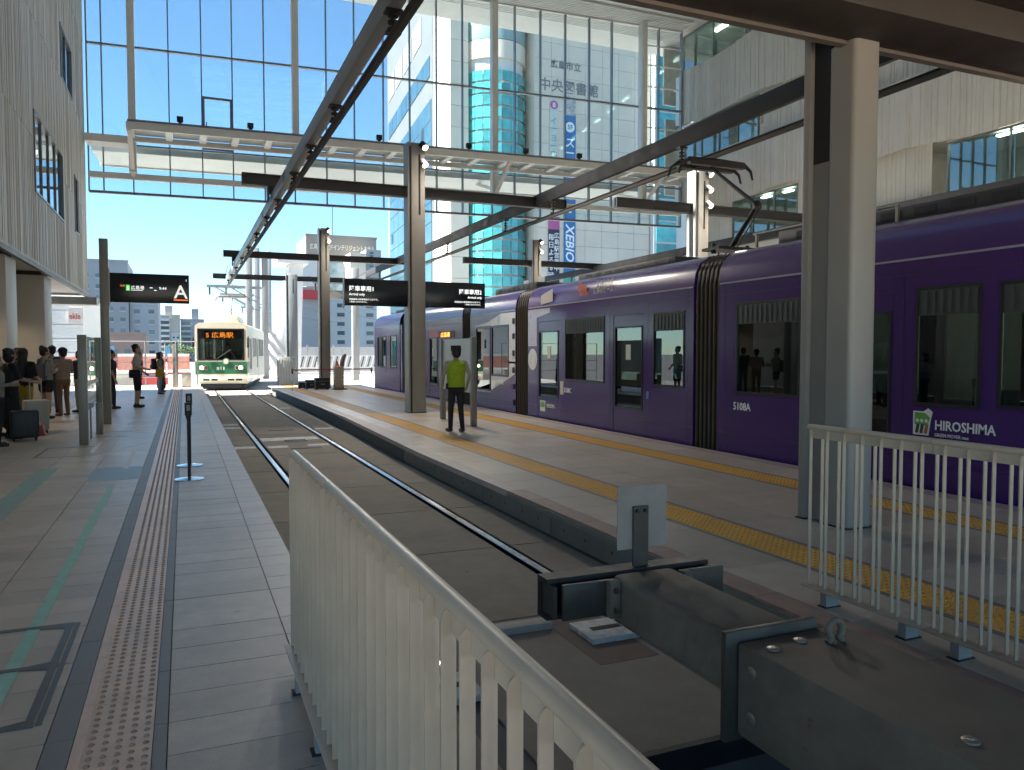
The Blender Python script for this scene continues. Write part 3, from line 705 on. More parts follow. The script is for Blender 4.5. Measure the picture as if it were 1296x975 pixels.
for mi, (y0, y1, wins, doors) in enumerate(mods):
    hs = list(wins) + [(a, b, -.02, 2.35) for a, b in doors]
    sw = MB(); sw.holes('y', y0, y1, -.06, 2.72, XT0, XT0 + .05, hs)
    sec = part('body_section', sw, purple, tram)
    fw = MB(); fw.holes('y', y0, y1, -.06, 2.72, XT1 - .05, XT1, [(h[0], h[1], max(h[2], .9), h[3]) for h in hs]); part('far_side', fw, purple, sec)
    o_, i_ = tprof()[1:-1], tprof(.05)[1:-1]
    rf = MB(); rf.ext(o_ + list(reversed(i_)), 'y', y0, y1); part('roof', rf, purple, sec, smooth=True)
    part('roof_seam', MB().box(XT0 - .008, XT0 - .001, y0 + .02, y1 - .02, 2.70, 2.725), M('seam_light', (.32, .30, .36), .4), sec)
    part('floor', MB().box(XT0 + .05, XT1 - .05, y0, y1, -.06, .06), M('tram_floor', (.16, .16, .16), .7), sec)
    part('lining', MB().box(XT0 + .06, XT1 - .06, y0 + .01, y1 - .01, 2.45, 2.50), inner_m, sec)
    part('underframe', MB().box(XT0 + .03, XT1 - .03, y0, y1, -.32, -.062), skirt_m, sec)
    if mi in (0, 1):
        for y in ((y0 + (y1 - y0) * .5), ): part('roof_joint', MB().box(XT0 - .002 + .06, XT0 + .09, y - .01, y + .01, 2.98, 3.0), skirt_m, sec)
    for zz in (.30, 2.52): part('panel_seam', MB().box(XT0 - .0012, XT0 - .0004, y0 + .03, y1 - .03, zz, zz + .008), seal_m, sec)
    for yy in [y0 + .16, y1 - .16] + [q for dd_ in doors for q in (dd_[0] - .13, dd_[1] + .13)]: part('panel_seam', MB().box(XT0 - .0016, XT0 - .0004, yy - .004, yy + .004, .0, 2.68), seal_m, sec)
    for (a, b, c, d) in wins:
        w = part('window', rect_frame(XT0 - .001, a, b, c, d), seal_m, tram)
        zt = d - .03
        if d - c > 1.3 and mi < 2:
            gz_ = d - .34
            g = MB().box(XT0 - .006, XT0 + .02, a + .036, b - .036, gz_, d - .036)
            n = max(4, int((b - a) / .11))
            for k in range(n):
                yy = a + .05 + (b - a - .1) * k / n; g.box(XT0 - .016, XT0 - .007, yy, yy + .05, gz_ + .03, d - .06)
            part('vent_grille', g, grille_m, w); zt = gz_
        part('pane', MB().box(XT0 + .012, XT0 + .018, a + .036, b - .036, c + .036, zt), glasst_m, w)
        part('far_pane', MB().box(XT1 - .03, XT1 - .024, a, b, max(c, .9), d), glasst_m, w)
    for (a, b) in doors:
        dm = MB(); dm.holes('y', a + .012, b - .012, .0, 2.34, XT0 + .006, XT0 + .045, [(a + .07, b - .07, .5, 2.1)])
        dd = part('door', dm, purple, tram)
        part('door_seal', rect_frame(XT0 + .004, a + .06, b - .06, .49, 2.11, .03, .01), seal_m, dd)
        part('door_glass', MB().box(XT0 + .02, XT0 + .026, a + .07, b - .07, .5, 2.1), glasst_m, dd)
        part('door_gap', MB().holes('y', a, b, -.02, 2.35, XT0 + .001, XT0 + .004, [(a + .014, b - .014, -.005, 2.336)]), seal_m, dd)
        part('far_door_glass', MB().box(XT1 - .03, XT1 - .024, a, b, .9, 2.35), glasst_m, dd)
        part('notice', MB().box(XT0 + .012, XT0 + .016, a + .5, a + .68, 1.45, 1.75), M('paper', (.6, .6, .56), .7), dd)
    y = y0 + .7                                                       # seats and poles inside
    k = 0
    while y < y1 - .6:
        if not any(a - .5 < y < b + .3 for a, b in doors):
            for xx in (XT0 + .25, XT1 - .7):
                part('seat', MB().box(xx, xx + .45, y, y + .42, .06, .50).box(xx, xx + .45, y + .36, y + .44, .501, 1.1), seat_m, sec, bevel=.03)
        if k % 2 == 0:
            part('grab_pole', MB().tube([(XT0 + .8, y + .1, .06), (XT0 + .8, y + .1, 2.44)], .017, 8), M('pole_steel', (.55, .5, .3), .3, .8), sec)
        y += .85; k += 1
for (a, b) in ((10.36, 11.04), (17.98, 18.78), (22.28, 23.02), (29.4, 30.7 - .35)):
    bl = MB(); n = 6; st = (b - a) / n
    for k in range(n):
        for q, kk in ((.0, .02), (.5, .07)):
            pf = tprof(kk); bl.ext(pf, 'y', a + (k + q) * st + .002, a + (k + q + .5) * st)
    bo = part('bellows', bl, bell_m, tram)
    mb = MB()
    for k in range(n): 
        mb.tube([(XT0 + .012, a + (k + .25) * st, .0), (XT0 + .012, a + (k + .25) * st, 2.7), (XT0 + .10, a + (k + .25) * st, 3.10), (XT0 + .34, a + (k + .25) * st, 3.25)], .012, 6)
    part('bellows_rib', mb, M('bellows_rib', (.12, .095, .065), .4, var=.2), bo, smooth=True)
nb = MB(); nb.ext([(XT0, 30.34), (XT0 + .02, 30.7), (XT1 - .02, 30.7), (XT1, 30.34)], 'z', -.06, 2.7); part('joint_cover', nb, purple, tram)
mb = MB(); mb.ext(tprof(.0), 'y', 35.05, 35.25); mb.ext(tprof(.12), 'y', 35.25, 35.6); part('far_nose', mb, purple, tram)
mb = MB(); mb.ext(tprof(.0), 'y', 3.05, 3.2); mb.ext(tprof(.12), 'y', 2.6, 3.05); part('near_nose', mb, purple, tram)
for (a, b, zt) in ((5.2, 9.8, 3.52), (12.6, 16.6, 3.46), (19, 22, 3.5), (24, 28.8, 3.46), (31, 34, 3.46)):
    mb = MB(); mb.box(8.75, 9.85, a, b, 3.30, zt)
    ru = part('roof_equipment', mb, M('roof_box', (.04, .04, .043), .6, var=.1), tram, bevel=.03)
    mb = MB()
    for k in range(8): mb.box(8.742, 8.749, a + .2 + k * (b - a - .4) / 8, a + .2 + (k + .6) * (b - a - .4) / 8, 3.36, zt - .05)
    part('louvre', mb, black_m, ru)
for (y, z0, z1) in ((18.9, .2, .34), (18.9, .62, .76), (18.9, 1.05, 1.2), (18.9, 1.5, 1.65), (18.9, 1.95, 2.1), (18.9, 2.35, 2.5)):
    part('cable_clip', MB().box(XT0 - .03, XT0 - .001, y - .06, y + .06, z0, z1), black_m, tram, bevel=.008)
# printed livery, numbers and logos
def decal(name, pts, mat, parent, x=XT0 - .004, th=.003):
    mb = MB(); mb.ext([(p[0], p[1]) for p in pts], 'x', x, x + th); return part(name, mb, mat, parent)
def disc(cy, cz, r, n=20, ry=None): return [(cy + (ry or r) * math.cos(2 * math.pi * k / n), cz + r * math.sin(2 * math.pi * k / n)) for k in range(n)]
decal('livery_print', [(21.9, .44), (20.6, .46), (20.6, .49), (19.2, .9), (18.8, 1.03), (18.8, 1.35), (19.23, 1.35), (19.23, .93), (20.55, .93), (20.55, .49), (21.9, .49)], beige_d, tram)
decal('livery_print', [(19.23, 1.3), (18.8, 1.3), (18.8, 2.66), (19.8, 2.66), (20.6, 2.5), (20.6, 2.35), (19.23, 2.35)], beige_d, tram)
decal('livery_print', [(22.0, 2.36), (20.6, 2.36), (20.6, 2.48)], beige_d, tram)
decal('livery_print', disc(17.70, 1.42, .27), beige_d, tram)
decal('livery_print', [(17.97, 2.0), (17.45, 2.0), (17.45, 2.45), (16.7, 2.55), (16.7, 2.66), (17.97, 2.66)], M('livery_lilac', (.36, .32, .42), .3, var=.06, coat=.5), tram)
decal('livery_print', [(17.97, 2.0), (17.45, 2.0), (17.45, 1.75), (17.97, 1.75)], M('livery_lilac', (.36, .32, .42), .3, var=.06, coat=.5), tram)
tl = R(-14)
rot_roof = (R(90 + 0), 0, R(-90))
for nm, s_, y, z, sz, m_ in (('fleet_number', '5108A', 9.97, .69, .17, wtext_m), ('fleet_number', '5108C', 15.94, .68, .15, wtext_m), ('fleet_number', '5108E', 19.9, .72, .13, wtext_m),
                           ('logo_lettering', 'HIROSHIMA', 6.37, .70, .155, wtext_m), ('logo_lettering', 'GREEN MOVER max', 6.37, .62, .055, wtext_m)):
    text(nm, s_, sz, (XT0 - .005, y, z), SIDE, m_, tram, bold=.003 if sz > .1 else 0, sx=.9)
decal('logo_plate', [(6.66, .62), (6.66, .90), (6.52, .90), (6.46, .94), (6.40, .90), (6.42, .82), (6.45, .62)], M('logo_white', (.75, .75, .72), .5), tram)
decal('logo_green', [(6.64, .74), (6.64, .885), (6.5, .885), (6.43, .83), (6.47, .74)], M('logo_green', (.12, .38, .08), .5), tram, XT0 - .006)
for k, c in enumerate(((.03, .05, .05), (.03, .05, .05), (.35, .13, .04))):
    decal('logo_figure', [(6.63 - k * .06, .64), (6.61 - k * .06, .75), (6.57 - k * .06, .75), (6.59 - k * .06, .64)], M('logo_fig%d' % (k // 2), c, .5), tram, XT0 - .0065)
    decal('logo_head', disc(6.60 - k * .06, .79, .022, 10), M('logo_white', (.75, .75, .72), .5), tram, XT0 - .0085)
decal('logo_plate', [(17.25, .16), (17.25, .42), (16.95, .42), (16.98, .16)], M('logo_white', (.75, .75, .72), .5), tram, XT0 + .001)
decal('logo_green', [(17.22, .26), (17.22, .40), (17.0, .40), (17.0, .26)], M('logo_green', (.12, .38, .08), .5), tram, XT0 - .001)
text('logo_lettering', 'HIROSHIMA', .12, (XT0 + .002, 16.9, .27), SIDE, wtext_m, tram, bold=.002, sx=.75)
decal('door_sticker', [(16.14, .62), (16.14, .93), (15.98, .93), (15.98, .62)], M('sticker', (.55, .52, .42), .6), tram)
decal('door_sticker', [(12.50, .72), (12.42, .72), (12.42, .86), (12.50, .86)], M('sticker_blue', (.10, .25, .42), .6), tram)
def roofpt(z):                                                    # x of the outer roof skin at height z
    pr = [(2.72, 0), (2.95, .03), (3.13, .13), (3.25, .32)]
    for (za, xa), (zb, xb) in zip(pr, pr[1:]):
        if za <= z <= zb: return XT0 + xa + (xb - xa) * (z - za) / (zb - za)
    return XT0
text('livery_lettering', '一人ひとりが\n広島のピース', .165, (roofpt(2.95) - .012, 14.62, 2.98), (R(90), 0, R(-90)), M('faded_lettering', (.55, .53, .50), .5, var=.1), tram, bold=.002, shear=.15, space=.85, sx=.85)
red_d = M('red_emblem', (.50, .10, .06), .5, var=.25, scale=30)
for cy, cz, r in ((15.2, 3.02, .11), (15.0, 2.98, .10), (15.15, 2.83, .11), (14.93, 2.84, .09)):
    o = decal('red_emblem', disc(cy, cz, r, 12), red_d, tram, roofpt(2.95) - .014)
decal('livery_print', [(17.2, 2.76), (16.55, 2.80), (16.55, 3.10), (17.2, 2.98)], beige_d, tram, XT0 - .004)
part('destination_box', MB().box(XT0 - .012, XT0 - .002, 23.75, 25.35, 2.08, 2.30), black_m, tram)
orange_led = M('orange_led', (.8, .2, .02), .5, emit=(1, .22, .02), es=1.2, var=0)
text('destination_text', '広島港', .17, (XT0 - .015, 25.2, 2.12), SIDE, orange_led, tram, sx=1.9)
decal('route_panel', [(26.6, 2.12), (25.5, 2.12), (25.5, 2.38), (26.6, 2.38)], M('route_red', (.42, .05, .05), .5), tram)
# pantograph
def pantograph(parent, x, y, zb, knee, head, half=.62, mat=black_m):
    b = MB(); b.box(x - .45, x + .45, y - .25, y + .25, zb, zb + .05); base = part('pantograph_base', b, mat, parent)
    for dx in (-.38, .38):
        ins = MB(); ins.tube([(x + dx, y, zb - .06), (x + dx, y, zb + .12)], [.05, .035], 8); part('insulator', ins, mat, base)
    a = MB(); a.tube([(x, y, zb + .05), (x, *knee)], [.05, .038], 8); a.tube([(x, knee[0] - .03, knee[1] - .05), (x, knee[0] + .03, knee[1] + .05)], .07, 10)
    a.tube([(x + .12, y, zb + .05), (x + .05, knee[0], knee[1] - .06)], .012, 6); part('lower_arm', a, mat, parent, smooth=True)
    a = MB(); a.tube([(x, *knee), (x, head[0], head[1] - .08)], [.042, .030], 8); part('upper_arm', a, mat, parent, smooth=True)
    for dy in (-.17, .17):
        h = MB(); hz = head[1]
        pts = [(x - half - .22, head[0] + dy, hz - .28), (x - half - .17, head[0] + dy, hz - .12), (x - half, head[0] + dy, hz), (x, head[0] + dy, hz + .012), (x + half, head[0] + dy, hz), (x + half + .17, head[0] + dy, hz - .12), (x + half + .22, head[0] + dy, hz - .28)]
        h.tube(pts, [.018, .028, .04, .044, .04, .028, .018], 8); h.box(x - half, x + half, head[0] + dy - .055, head[0] + dy + .055, hz - .10, hz - .01)
        part('collector_strip', h, mat, parent, smooth=True)
    c = MB(); 
    for dx in (-.35, .35): c.tube([(x + dx, head[0] - .17, head[1] - .05), (x + dx, head[0] + .17, head[1] - .05)], .016, 6)
    c.tube([(x - .35, head[0], head[1] - .09), (x + .35, head[0], head[1] - .09)], .018, 6); part('collector_frame', c, mat, parent)
pantograph(tram, 9.22, 11.55, 3.44, (10.85, 4.15), (12.15, 5.16))
part('roof_rail', MB().tube([(8.6, 7.4, 3.52), (8.6, 10.2, 3.52)], .02, 6).box(8.58, 8.62, 7.4, 7.44, 3.3, 3.52).box(8.58, 8.62, 10.1, 10.14, 3.3, 3.52), bolt_m, tram)

# ================================================================ the cream and green tram
cream = M('cream_paint', (.66, .62, .50), .35, var=.05, scale=2, coat=.4, stain=.06)
tgreen = M('green_paint', (.028, .13, .065), .35, var=.05, coat=.4)
t8 = thing('tram', 'cream and green tram coming in with its headlights on', 'tram', (1.69, 41.0, -.28), rz=R(-8.9))
P = lambda n, mb, m, p=t8, **k: part(n, mb, m, p, local=True, **k)
Lt, hw = 12.4, 1.22
body = P('body', MB().holes('x', -hw, hw, .32, 3.10, 0, .06, [(-1.07, 1.07, 1.5, 3.02)]), cream)
P('green_band', MB().box(-hw - .004, hw + .004, -.004, .3, .80, 1.40), tgreen)
sw = [(.35, 1.05, 1.55, 2.75), (3.4, 4.6, 1.6, 2.7), (4.8, 6.0, 1.6, 2.7), (7.6, 8.8, 1.6, 2.7), (9.0, 10.2, 1.6, 2.7), (10.4, 11.6, 1.6, 2.7)]
sd_ = [(1.5, 2.9), (6.2, 7.4)]
for sx in (-1, 1):
    x0, x1 = (hw - .06, hw) if sx > 0 else (-hw, -hw + .06)
    s = P('side', MB().holes('y', .06, Lt, .32, 3.10, x0, x1, sw + [(a, b, .4, 2.75) for a, b in sd_]), cream)
    for (a, b, c, d) in sw:
        w = P('window', MB().holes('y', a, b, c, d, sx * hw - .01, sx * hw + .012, [(a + .04, b - .04, c + .04, d - .04)]), M('alu_frame', (.5, .5, .48), .4, .5))
        P('pane', MB().box(sx * hw - .02, sx * hw - .014, a + .04, b - .04, c + .04, d - .04), glasst_m, w)
    for (a, b) in sd_:
        d_ = P('door', MB().holes('y', a + .02, b - .02, .42, 2.74, sx * hw - .04, sx * hw - .01, [(a + .1, a + .65, 1.0, 2.6), (b - .65, b - .1, 1.0, 2.6)]), cream)
        P('door_glass', MB().box(sx * hw - .03, sx * hw - .025, a + .1, b - .1, 1.0, 2.6), glasst_m, d_)
    P('green_side_band', MB().box(*((hw + .001, hw + .004) if sx > 0 else (-hw - .004, -hw - .001)), .31, 1.48, .80, 1.40), tgreen)
P('rear_wall', MB().box(-hw, hw, Lt, Lt + .06, .32, 3.10), cream)
P('floor', MB().box(-hw + .06, hw - .06, .06, Lt, .6, .7), roomd_m)
P('front_roof_edge', MB().ext([(-hw, 3.101), (-hw + .03, 3.22), (-hw + .2, 3.33), (0, 3.37), (hw - .2, 3.33), (hw - .03, 3.22), (hw, 3.101)], 'y', .0, Lt + .06), cream, smooth=True)
P('windscreen', MB().box(-1.06, 1.06, .02, .03, 1.51, 3.01), glasst_m)
P('windscreen_frame', MB().holes('x', -1.10, 1.10, 1.47, 3.05, -.012, -.001, [(-1.04, 1.04, 1.54, 2.98)]), seal_m)
P('destination_box', MB().box(-1.0, 1.0, .07, .2, 2.55, 2.99), black_m)
text('destination_text', '5 広島駅', .30, (-.72, .055, 2.62), FRONT, orange_led, t8, local=True, bold=.004, sx=1.15)
P('wiper', MB().tube([(-.2, -.02, 1.56), (.45, -.03, 2.0)], .012, 6).tube([(.7, -.02, 1.56), (.3, -.03, 2.1)], .012, 6), black_m)
for sx in (-1, 1):
    h = P('headlight', MB().box(sx * .84 - .2, sx * .84 + .2, -.03, -.005, 1.0, 1.22), M('lamp_bezel', (.25, .25, .25), .3, .6), bevel=.02)
    P('lens', MB().ell((sx * .84 - .07 if sx < 0 else sx * .84 + .07, -.03, 1.11), (.09, .02, .08)), M('headlight_lit', (.9, .8, .6), .3, emit=(1, .75, .45), es=5), h)
    P('tail_lens', MB().box(sx * .84 + (.03 if sx < 0 else -.17), sx * .84 + (.17 if sx < 0 else -.03), -.034, -.03, 1.04, 1.18), M('tail_red', (.12, .03, .02), .3), h)
    P('mirror', MB().box(sx * 1.28 - .05, sx * 1.28 + .05, -.2, -.12, 2.1, 2.6), black_m, bevel=.02)
text('fleet_number', '811', .22, (-.02, -.008, 1.0), FRONT, wtext_m, t8, 'CENTER', .004, local=True, sx=1.25)
em = P('emblem', MB().tube([(.2 * 0 + .22, -.006, 1.42), (.22, -.03, 1.42)], .17, 20), M('emblem_green', (.10, .22, .13), .4))
P('emblem_ring', MB().tube([(.22, -.031, 1.42), (.22, -.036, 1.42)], .12, 20), M('emblem_cream', (.6, .58, .48), .4), em)
P('bumper', MB().box(-1.1, 1.1, -.10, -.005, .42, .62), cream, bevel=.02)
for a in (-.85, -.47, .3, .68): P('step_slot', MB().box(a, a + .3, -.106, -.101, .47, .57), black_m)
P('skirt', MB().box(-1.0, 1.0, .1, Lt - .3, .05, .319), skirt_m)
P('obstacle_guard', MB().box(-.95, .95, -.06, .08, .12, .30), skirt_m)
P('roof_cooler', MB().ext([(-.85, 3.34), (-.72, 3.72), (.72, 3.72), (.85, 3.34)], 'y', .5, 3.4), cream, bevel=.03)
for y in (4.5, 8): P('seat_row', MB().box(-1.1, -.65, y, y + 2.6, .7, 1.2).box(.65, 1.1, y, y + 2.6, .7, 1.2), M('seat_green', (.06, .12, .09), .8))
pg = []
_o = ORG[t8]; ORG[t8] = Vector()
pantograph(t8, 0, 5.5, 3.42, (4.6, 4.2), (5.7, 5.05), .7, M('pantograph_grey', (.18, .18, .18), .5, .5))
ORG[t8] = _o
# ================================================================ railings in front of the camera
def bar_mesh(side, h, zb):
    """flat bar standing across the railing line, its outer top corner rounded into the plate under the rail"""
    o, n = .027, .003; r = .022
    p = [(n, zb), (o, zb), (o, h - .03 - r)] + [(o - r + r * math.cos(R(q)), h - .03 - r + r * math.sin(R(q))) for q in (15, 30, 45, 60, 75, 90)] + [(n, h - .03)]
    mb = MB(); mb.ext([(x * side, z) for x, z in p], 'y', -.003, .003); return mb.mesh('flat_bar', fence_m)
def railing(label, X, y1, y0, h, feet, joint, pitch, zb=.10):
    t = thing('railing', label, 'railing', (X, (y0 + y1) / 2, 0))
    for a, b in ((joint + .003, y1), (y0, joint - .003)):
        pr = [(X + .022 * math.cos(k * math.pi / 6), h - .016 + .018 * math.sin(k * math.pi / 6)) for k in range(12)]
        part('top_plate', MB().box(X - .0025, X + .0025, a, b, h - .085, h - .03), fence_m, t)
        part('handrail', MB().ext(pr, 'y', a, b), fence_m, t, smooth=True)
        part('base_rail', MB().box(X - .055, X + .055, a, b, zb - .012, zb), fence_m, t, bevel=.002)
    ms = [bar_mesh(-1, h, zb), bar_mesh(1, h, zb)]
    n = int((y1 - y0 - .04) / pitch)
    for k in range(n): inst('flat_bar', ms[k % 2], t, (X, y1 - .03 - pitch * k, 0))
    for y in feet:
        f = part('foot', MB().box(X - .05, X + .05, y - .025, y + .025, .006, zb - .012), grey_m, t)
        part('foot_pad', MB().box(X - .065, X + .065, y - .035, y + .035, 0, .006), black_m, f)
railing('long cream flat bar railing beside the pale tactile strip', .505, 4.06, -.6, 1.10, (3.69, 3.10, 2.2, 1.3, .4), 3.0, .06)
railing('short cream flat bar railing in front of the broad beige column', 3.72, 3.85, .9, 1.135, (3.66, 3.08, 2.76, 1.9), 2.95, .068)

# ================================================================ buffer stop
bf = thing('buffer_stop', 'grey steel buffer stop with a square plate at the end of the track', 'buffer stop', (2.1, 2.0, -.75))
bx = part('crash_bar', MB().box(1.62, 2.58, 3.46, 3.50, .28, .485).box(1.62, 2.58, 3.39, 3.459, .46, .485).box(1.62, 2.58, 3.39, 3.459, .28, .305), black_m, bf)
for a in (1.63, 2.55): part('web_plate', MB().box(a, a + .02, 3.336, 3.459, .306, .458), dark_m, bx)
for a, b in ((1.67, 1.955), (2.345, 2.62)): part('arm_plate', MB().box(a, b, 3.31, 3.335, .295, .47), dark_m, bf, bevel=.004)
for a, b in ((1.905, 1.962), (2.338, 2.39)): part('gusset', MB().box(a, b, 3.26, 3.309, .29, .475), buf_m, bf, bevel=.006)
mb = MB()
for z in (.33, .43): part('bolt', MB().tube([(1.93, 3.259, z), (1.93, 3.244, z)], .014, 8), dark_m, bf)
part('ram_beam', MB().box(1.965, 2.335, 2.46, 3.38, .235, .48), buf_m, bf, bevel=.04, seg=4)
part('flange', MB().box(1.935, 2.40, 2.425, 2.455, .06, .50), dark_m, bf, bevel=.004)
hs = part('housing', MB().box(1.985, 2.52, -.8, 2.42, .09, .462), buf_m, bf, bevel=.018)
def bolt(p, d, r=.026):
    p = Vector(p); d = Vector(d); m_ = MB(); m_.tube([p, p + d * .006, p + d * .008], [r, r, r * .85], 14); m_.tube([p + d * .0081, p + d * .011], r * .38, 6)
    part('bolt', m_, bolt_m, hs, smooth=True)
for p in ((2.06, 2.30, .462), (2.22, 2.33, .462), (2.10, 1.52, .462), (2.42, 1.1, .462)): bolt(p, (0, 0, 1))
for p in ((1.985, 2.33, .37), (1.985, 2.33, .19)): bolt(p, (-1, 0, 0))
mb = MB(); pts = [(2.34 + .035 * math.cos(a), 2.27, .512 + .035 * math.sin(a)) for a in [k * math.pi / 9 for k in range(-3, 13)]]
mb.tube([(2.305, 2.27, .462)] + list(reversed(pts)) + [(2.375, 2.27, .462)], .015, 10); part('lifting_eye', mb, buf_m, bf, smooth=True)
part('plate_post', MB().box(2.135, 2.225, 3.425, 3.437, .40, .80), dark_m, bf)
part('sign_plate', MB().box(2.045, 2.345, 3.438, 3.442, .575, .905), M('grey_plate', (.27, .255, .235), .8, 0, var=.12, scale=8, stain=.25, spots=.3), bf)
mb = MB()
for x in (2.155, 2.205): mb.tube([(x, 3.425, .775), (x, 3.412, .775)], .010, 8)
part('plate_bolt', mb, black_m, bf)
part('base_frame', MB().box(2.12, 2.40, .3, 2.2, -.75, .089), dark_m, bf)

# ================================================================ signs and screens
post_m = M('sign_post_paint', (.22, .21, .19), .4, .2, var=.06)
sg = thing('platform_sign', 'black hanging display with a large white A on a tall post', 'sign', (-1.6, 19.35, 0))
part('post', MB().box(-1.69, -1.515, 19.27, 19.43, 0, 4.1), post_m, sg, bevel=.012)
sp = part('display', MB().box(-1.49, .13, 19.29, 19.41, 2.71, 3.36), disp_m, sg, bevel=.012)
part('bracket', MB().box(-1.515, -1.49, 19.3, 19.4, 2.62, 3.46), M('bracket_pale', (.5, .5, .5), .4), sg)
text('letter', 'A', .42, (-.05, 19.285, 2.83), FRONT, M('sign_letter', (.8, .8, .78), .5, var=0, emit=(1, 1, .97), es=.12), sp, 'CENTER', .004)
part('red_underline', MB().box(-.20, .10, 19.283, 19.288, 2.775, 2.80), M('orange_red', (.7, .12, .03), .5, emit=(1, .18, .04), es=.2), sp)
text('small_figure', '1', .08, (.07, 19.285, 3.21), FRONT, led_m, sp, 'CENTER')
part('route_box', MB().box(-1.17, -1.09, 19.284, 19.288, 2.97, 3.10), M('route_green', (.08, .5, .08), .5, emit=(.1, .7, .1), es=.15), sp)
text('route_number', '5', .11, (-1.13, 19.282, 2.99), FRONT, led_m, sp, 'CENTER')
text('row_text', '広島港', .09, (-1.07, 19.285, 3.01), FRONT, led_m, sp)
part('row_line', MB().box(-1.07, -.83, 19.284, 19.287, 2.98, 2.99).box(-.69, -.63, 19.284, 19.287, 3.04, 3.055).box(-.6, -.55, 19.284, 19.287, 2.985, 3.0), led_m, sp)
text('row_time', '9:44', .09, (-.5, 19.285, 3.01), FRONT, led_m, sp)
text('row_mark', '先発', .05, (-1.29, 19.285, 3.06), FRONT, M('orange_text', (.7, .2, .05), .5, emit=(1, .3, .05), es=.15), sp)

ts = thing('hanging_sign', 'wide black twin exit sign mounted on the island column', 'sign', (5.66, 19.72, 2.75))
for a, b in ((3.77, 5.41), (5.91, 7.58)):
    part('sign_box', MB().box(a, b, 19.80, 19.97, 2.79, 3.47), disp_m, ts, bevel=.01)
part('end_cap', MB().box(3.755, 3.768, 19.79, 19.98, 2.78, 3.48), M('cap_grey', (.3, .31, .32), .4), ts)
for x, al, n in ((3.88, 'LEFT', '1'), (7.48, 'RIGHT', '2')):
    text('sign_text', '降車専用' + n, .145, (x, 19.795, 3.17), FRONT, led_m, ts, al, .002)
    text('sign_text', 'Arrival only', .085, (x, 19.795, 3.05), FRONT, led_m, ts, al, .001)
    text('sign_text', '到着電車の降車専用のりばです。', .052, (x, 19.795, 2.93), FRONT, led_m, ts, al)
    text('sign_text', 'ご乗車にはなれません。', .045, (x, 19.795, 2.87), FRONT, led_m, ts, al)

ws = thing('wind_screen', 'glass screen between two dark posts beside the queue', 'glass screen', (-1.62, 16.5, 0))
part('post', MB().box(-1.69, -1.55, 15.14, 15.26, 0, 1.9), post_m, ws, bevel=.008)
part('post', MB().box(-1.68, -1.56, 17.80, 17.90, 0, 1.9), post_m, ws, bevel=.008)
part('low_post', MB().box(-1.60, -1.48, 16.95, 17.05, 0, .62), post_m, ws, bevel=.008)
part('low_post', MB().box(-1.63, -1.60, 16.2, 16.24, 0, .55), post_m, ws)
part('pane', MB().box(-1.626, -1.614, 15.27, 17.79, .55, 1.88), glassp_m, ws)
part('frosted_band', MB().box(-1.6135, -1.6125, 15.3, 17.78, 1.0, 1.08), M('frost', (.6, .62, .62), .6), ws)
wb = thing('notice_board', 'white board between two posts behind the guard in the vest', 'board', (5.72, 16.7, 0))
for y in (15.65, 17.8): part('post', MB().box(5.66, 5.78, y - .06, y + .06, 0, 1.93), post_m, wb, bevel=.008)
part('board', MB().box(5.70, 5.735, 15.72, 17.73, .72, 1.9), M('board_white', (.42, .44, .46), .35, var=.04), wb)
part('board_strip', MB().box(5.694, 5.699, 15.75, 17.7, 1.3, 1.325), grey_m, wb)

# ================================================================ small things on the platforms
def stanchion(label, x, y, h=.97, red=False):
    t = thing('belt_post', label, 'barrier post', (x, y, 0), 'belt barrier posts')
    part('base', MB().tube([(0, 0, 0), (0, 0, .012), (0, 0, .02), (0, 0, .03)], [.175, .175, .10, .03], 24), M('base_chrome', (.60, .66, .72), .18, .9, var=.03), t, local=True, smooth=True)
    part('pole', MB().tube([(0, 0, .031), (0, 0, h - .1)], .020 if not red else .014, 10), black_m if not red else M('pole_grey', (.5, .5, .5), .3, .7), t, local=True, smooth=True)
    h_ = part('head', MB().tube([(0, 0, h - .22), (0, 0, h - .16), (0, 0, h - .159), (0, 0, h)], [.022, .036, .042, .042], 14), black_m, t, local=True, smooth=True)
    part('belt_slot', MB().box(-.02, .02, -.05, -.043, h - .1, h - .03), M('slot_grey', (.2, .2, .2), .5), h_, local=True)
    return t
stanchion('black belt post on a chrome disc before the low floor markings', .035, 10.5)
stanchion('black belt post just behind another on the tactile border', .05, 11.78, 1.02)
stanchion('slim belt post holding the red belt near the end of the island', 4.1, 33.0, .92, True)
stanchion('slim belt post at the far nose of the purple tram', 7.72, 34.4, .92, True)
bt = tag(part('barrier_belt', MB().bar((4.1, 33.0, .86), (7.72, 34.4, .86), .004, .05), M('red_belt', (.5, .04, .04), .6)), 'red barrier belt stretched across the end of the island', 'belt')
for i, (x, y, s, lab) in enumerate(((5.42, 33.75, 1.0, 'black equipment case in front of the island column with a side handle'), (5.05, 34.3, .8, 'smaller black equipment case half behind another case'), (4.75, 34.9, .55, 'low black bundle on the floor behind the equipment cases'))):
    t = thing('equipment_case', lab, 'case', (x, y, 0))
    part('shell', MB().box(-.30 * s, .30 * s, -.22 * s, .22 * s, .03, .50 * s), black_m, t, local=True, bevel=.02)
    part('lid_seam', MB().box(-.305 * s, .305 * s, -.226 * s, .226 * s, .36 * s, .375 * s), M('case_trim', (.25, .25, .24), .4, .5), t, local=True)
    part('handle', MB().box(-.08 * s, .08 * s, -.25 * s, -.228 * s, .22 * s, .26 * s), M('case_trim', (.25, .25, .24), .4, .5), t, local=True)
    for dx in (-.22, .22): part('caster', MB().box(dx * s - .03, dx * s + .03, -.15 * s, .15 * s, 0, .03), black_m, t, local=True)
t = thing('ticket_box', 'beige cabinet with a curved arm and an orange cone on top', 'cabinet', (6.12, 33.55, 0))
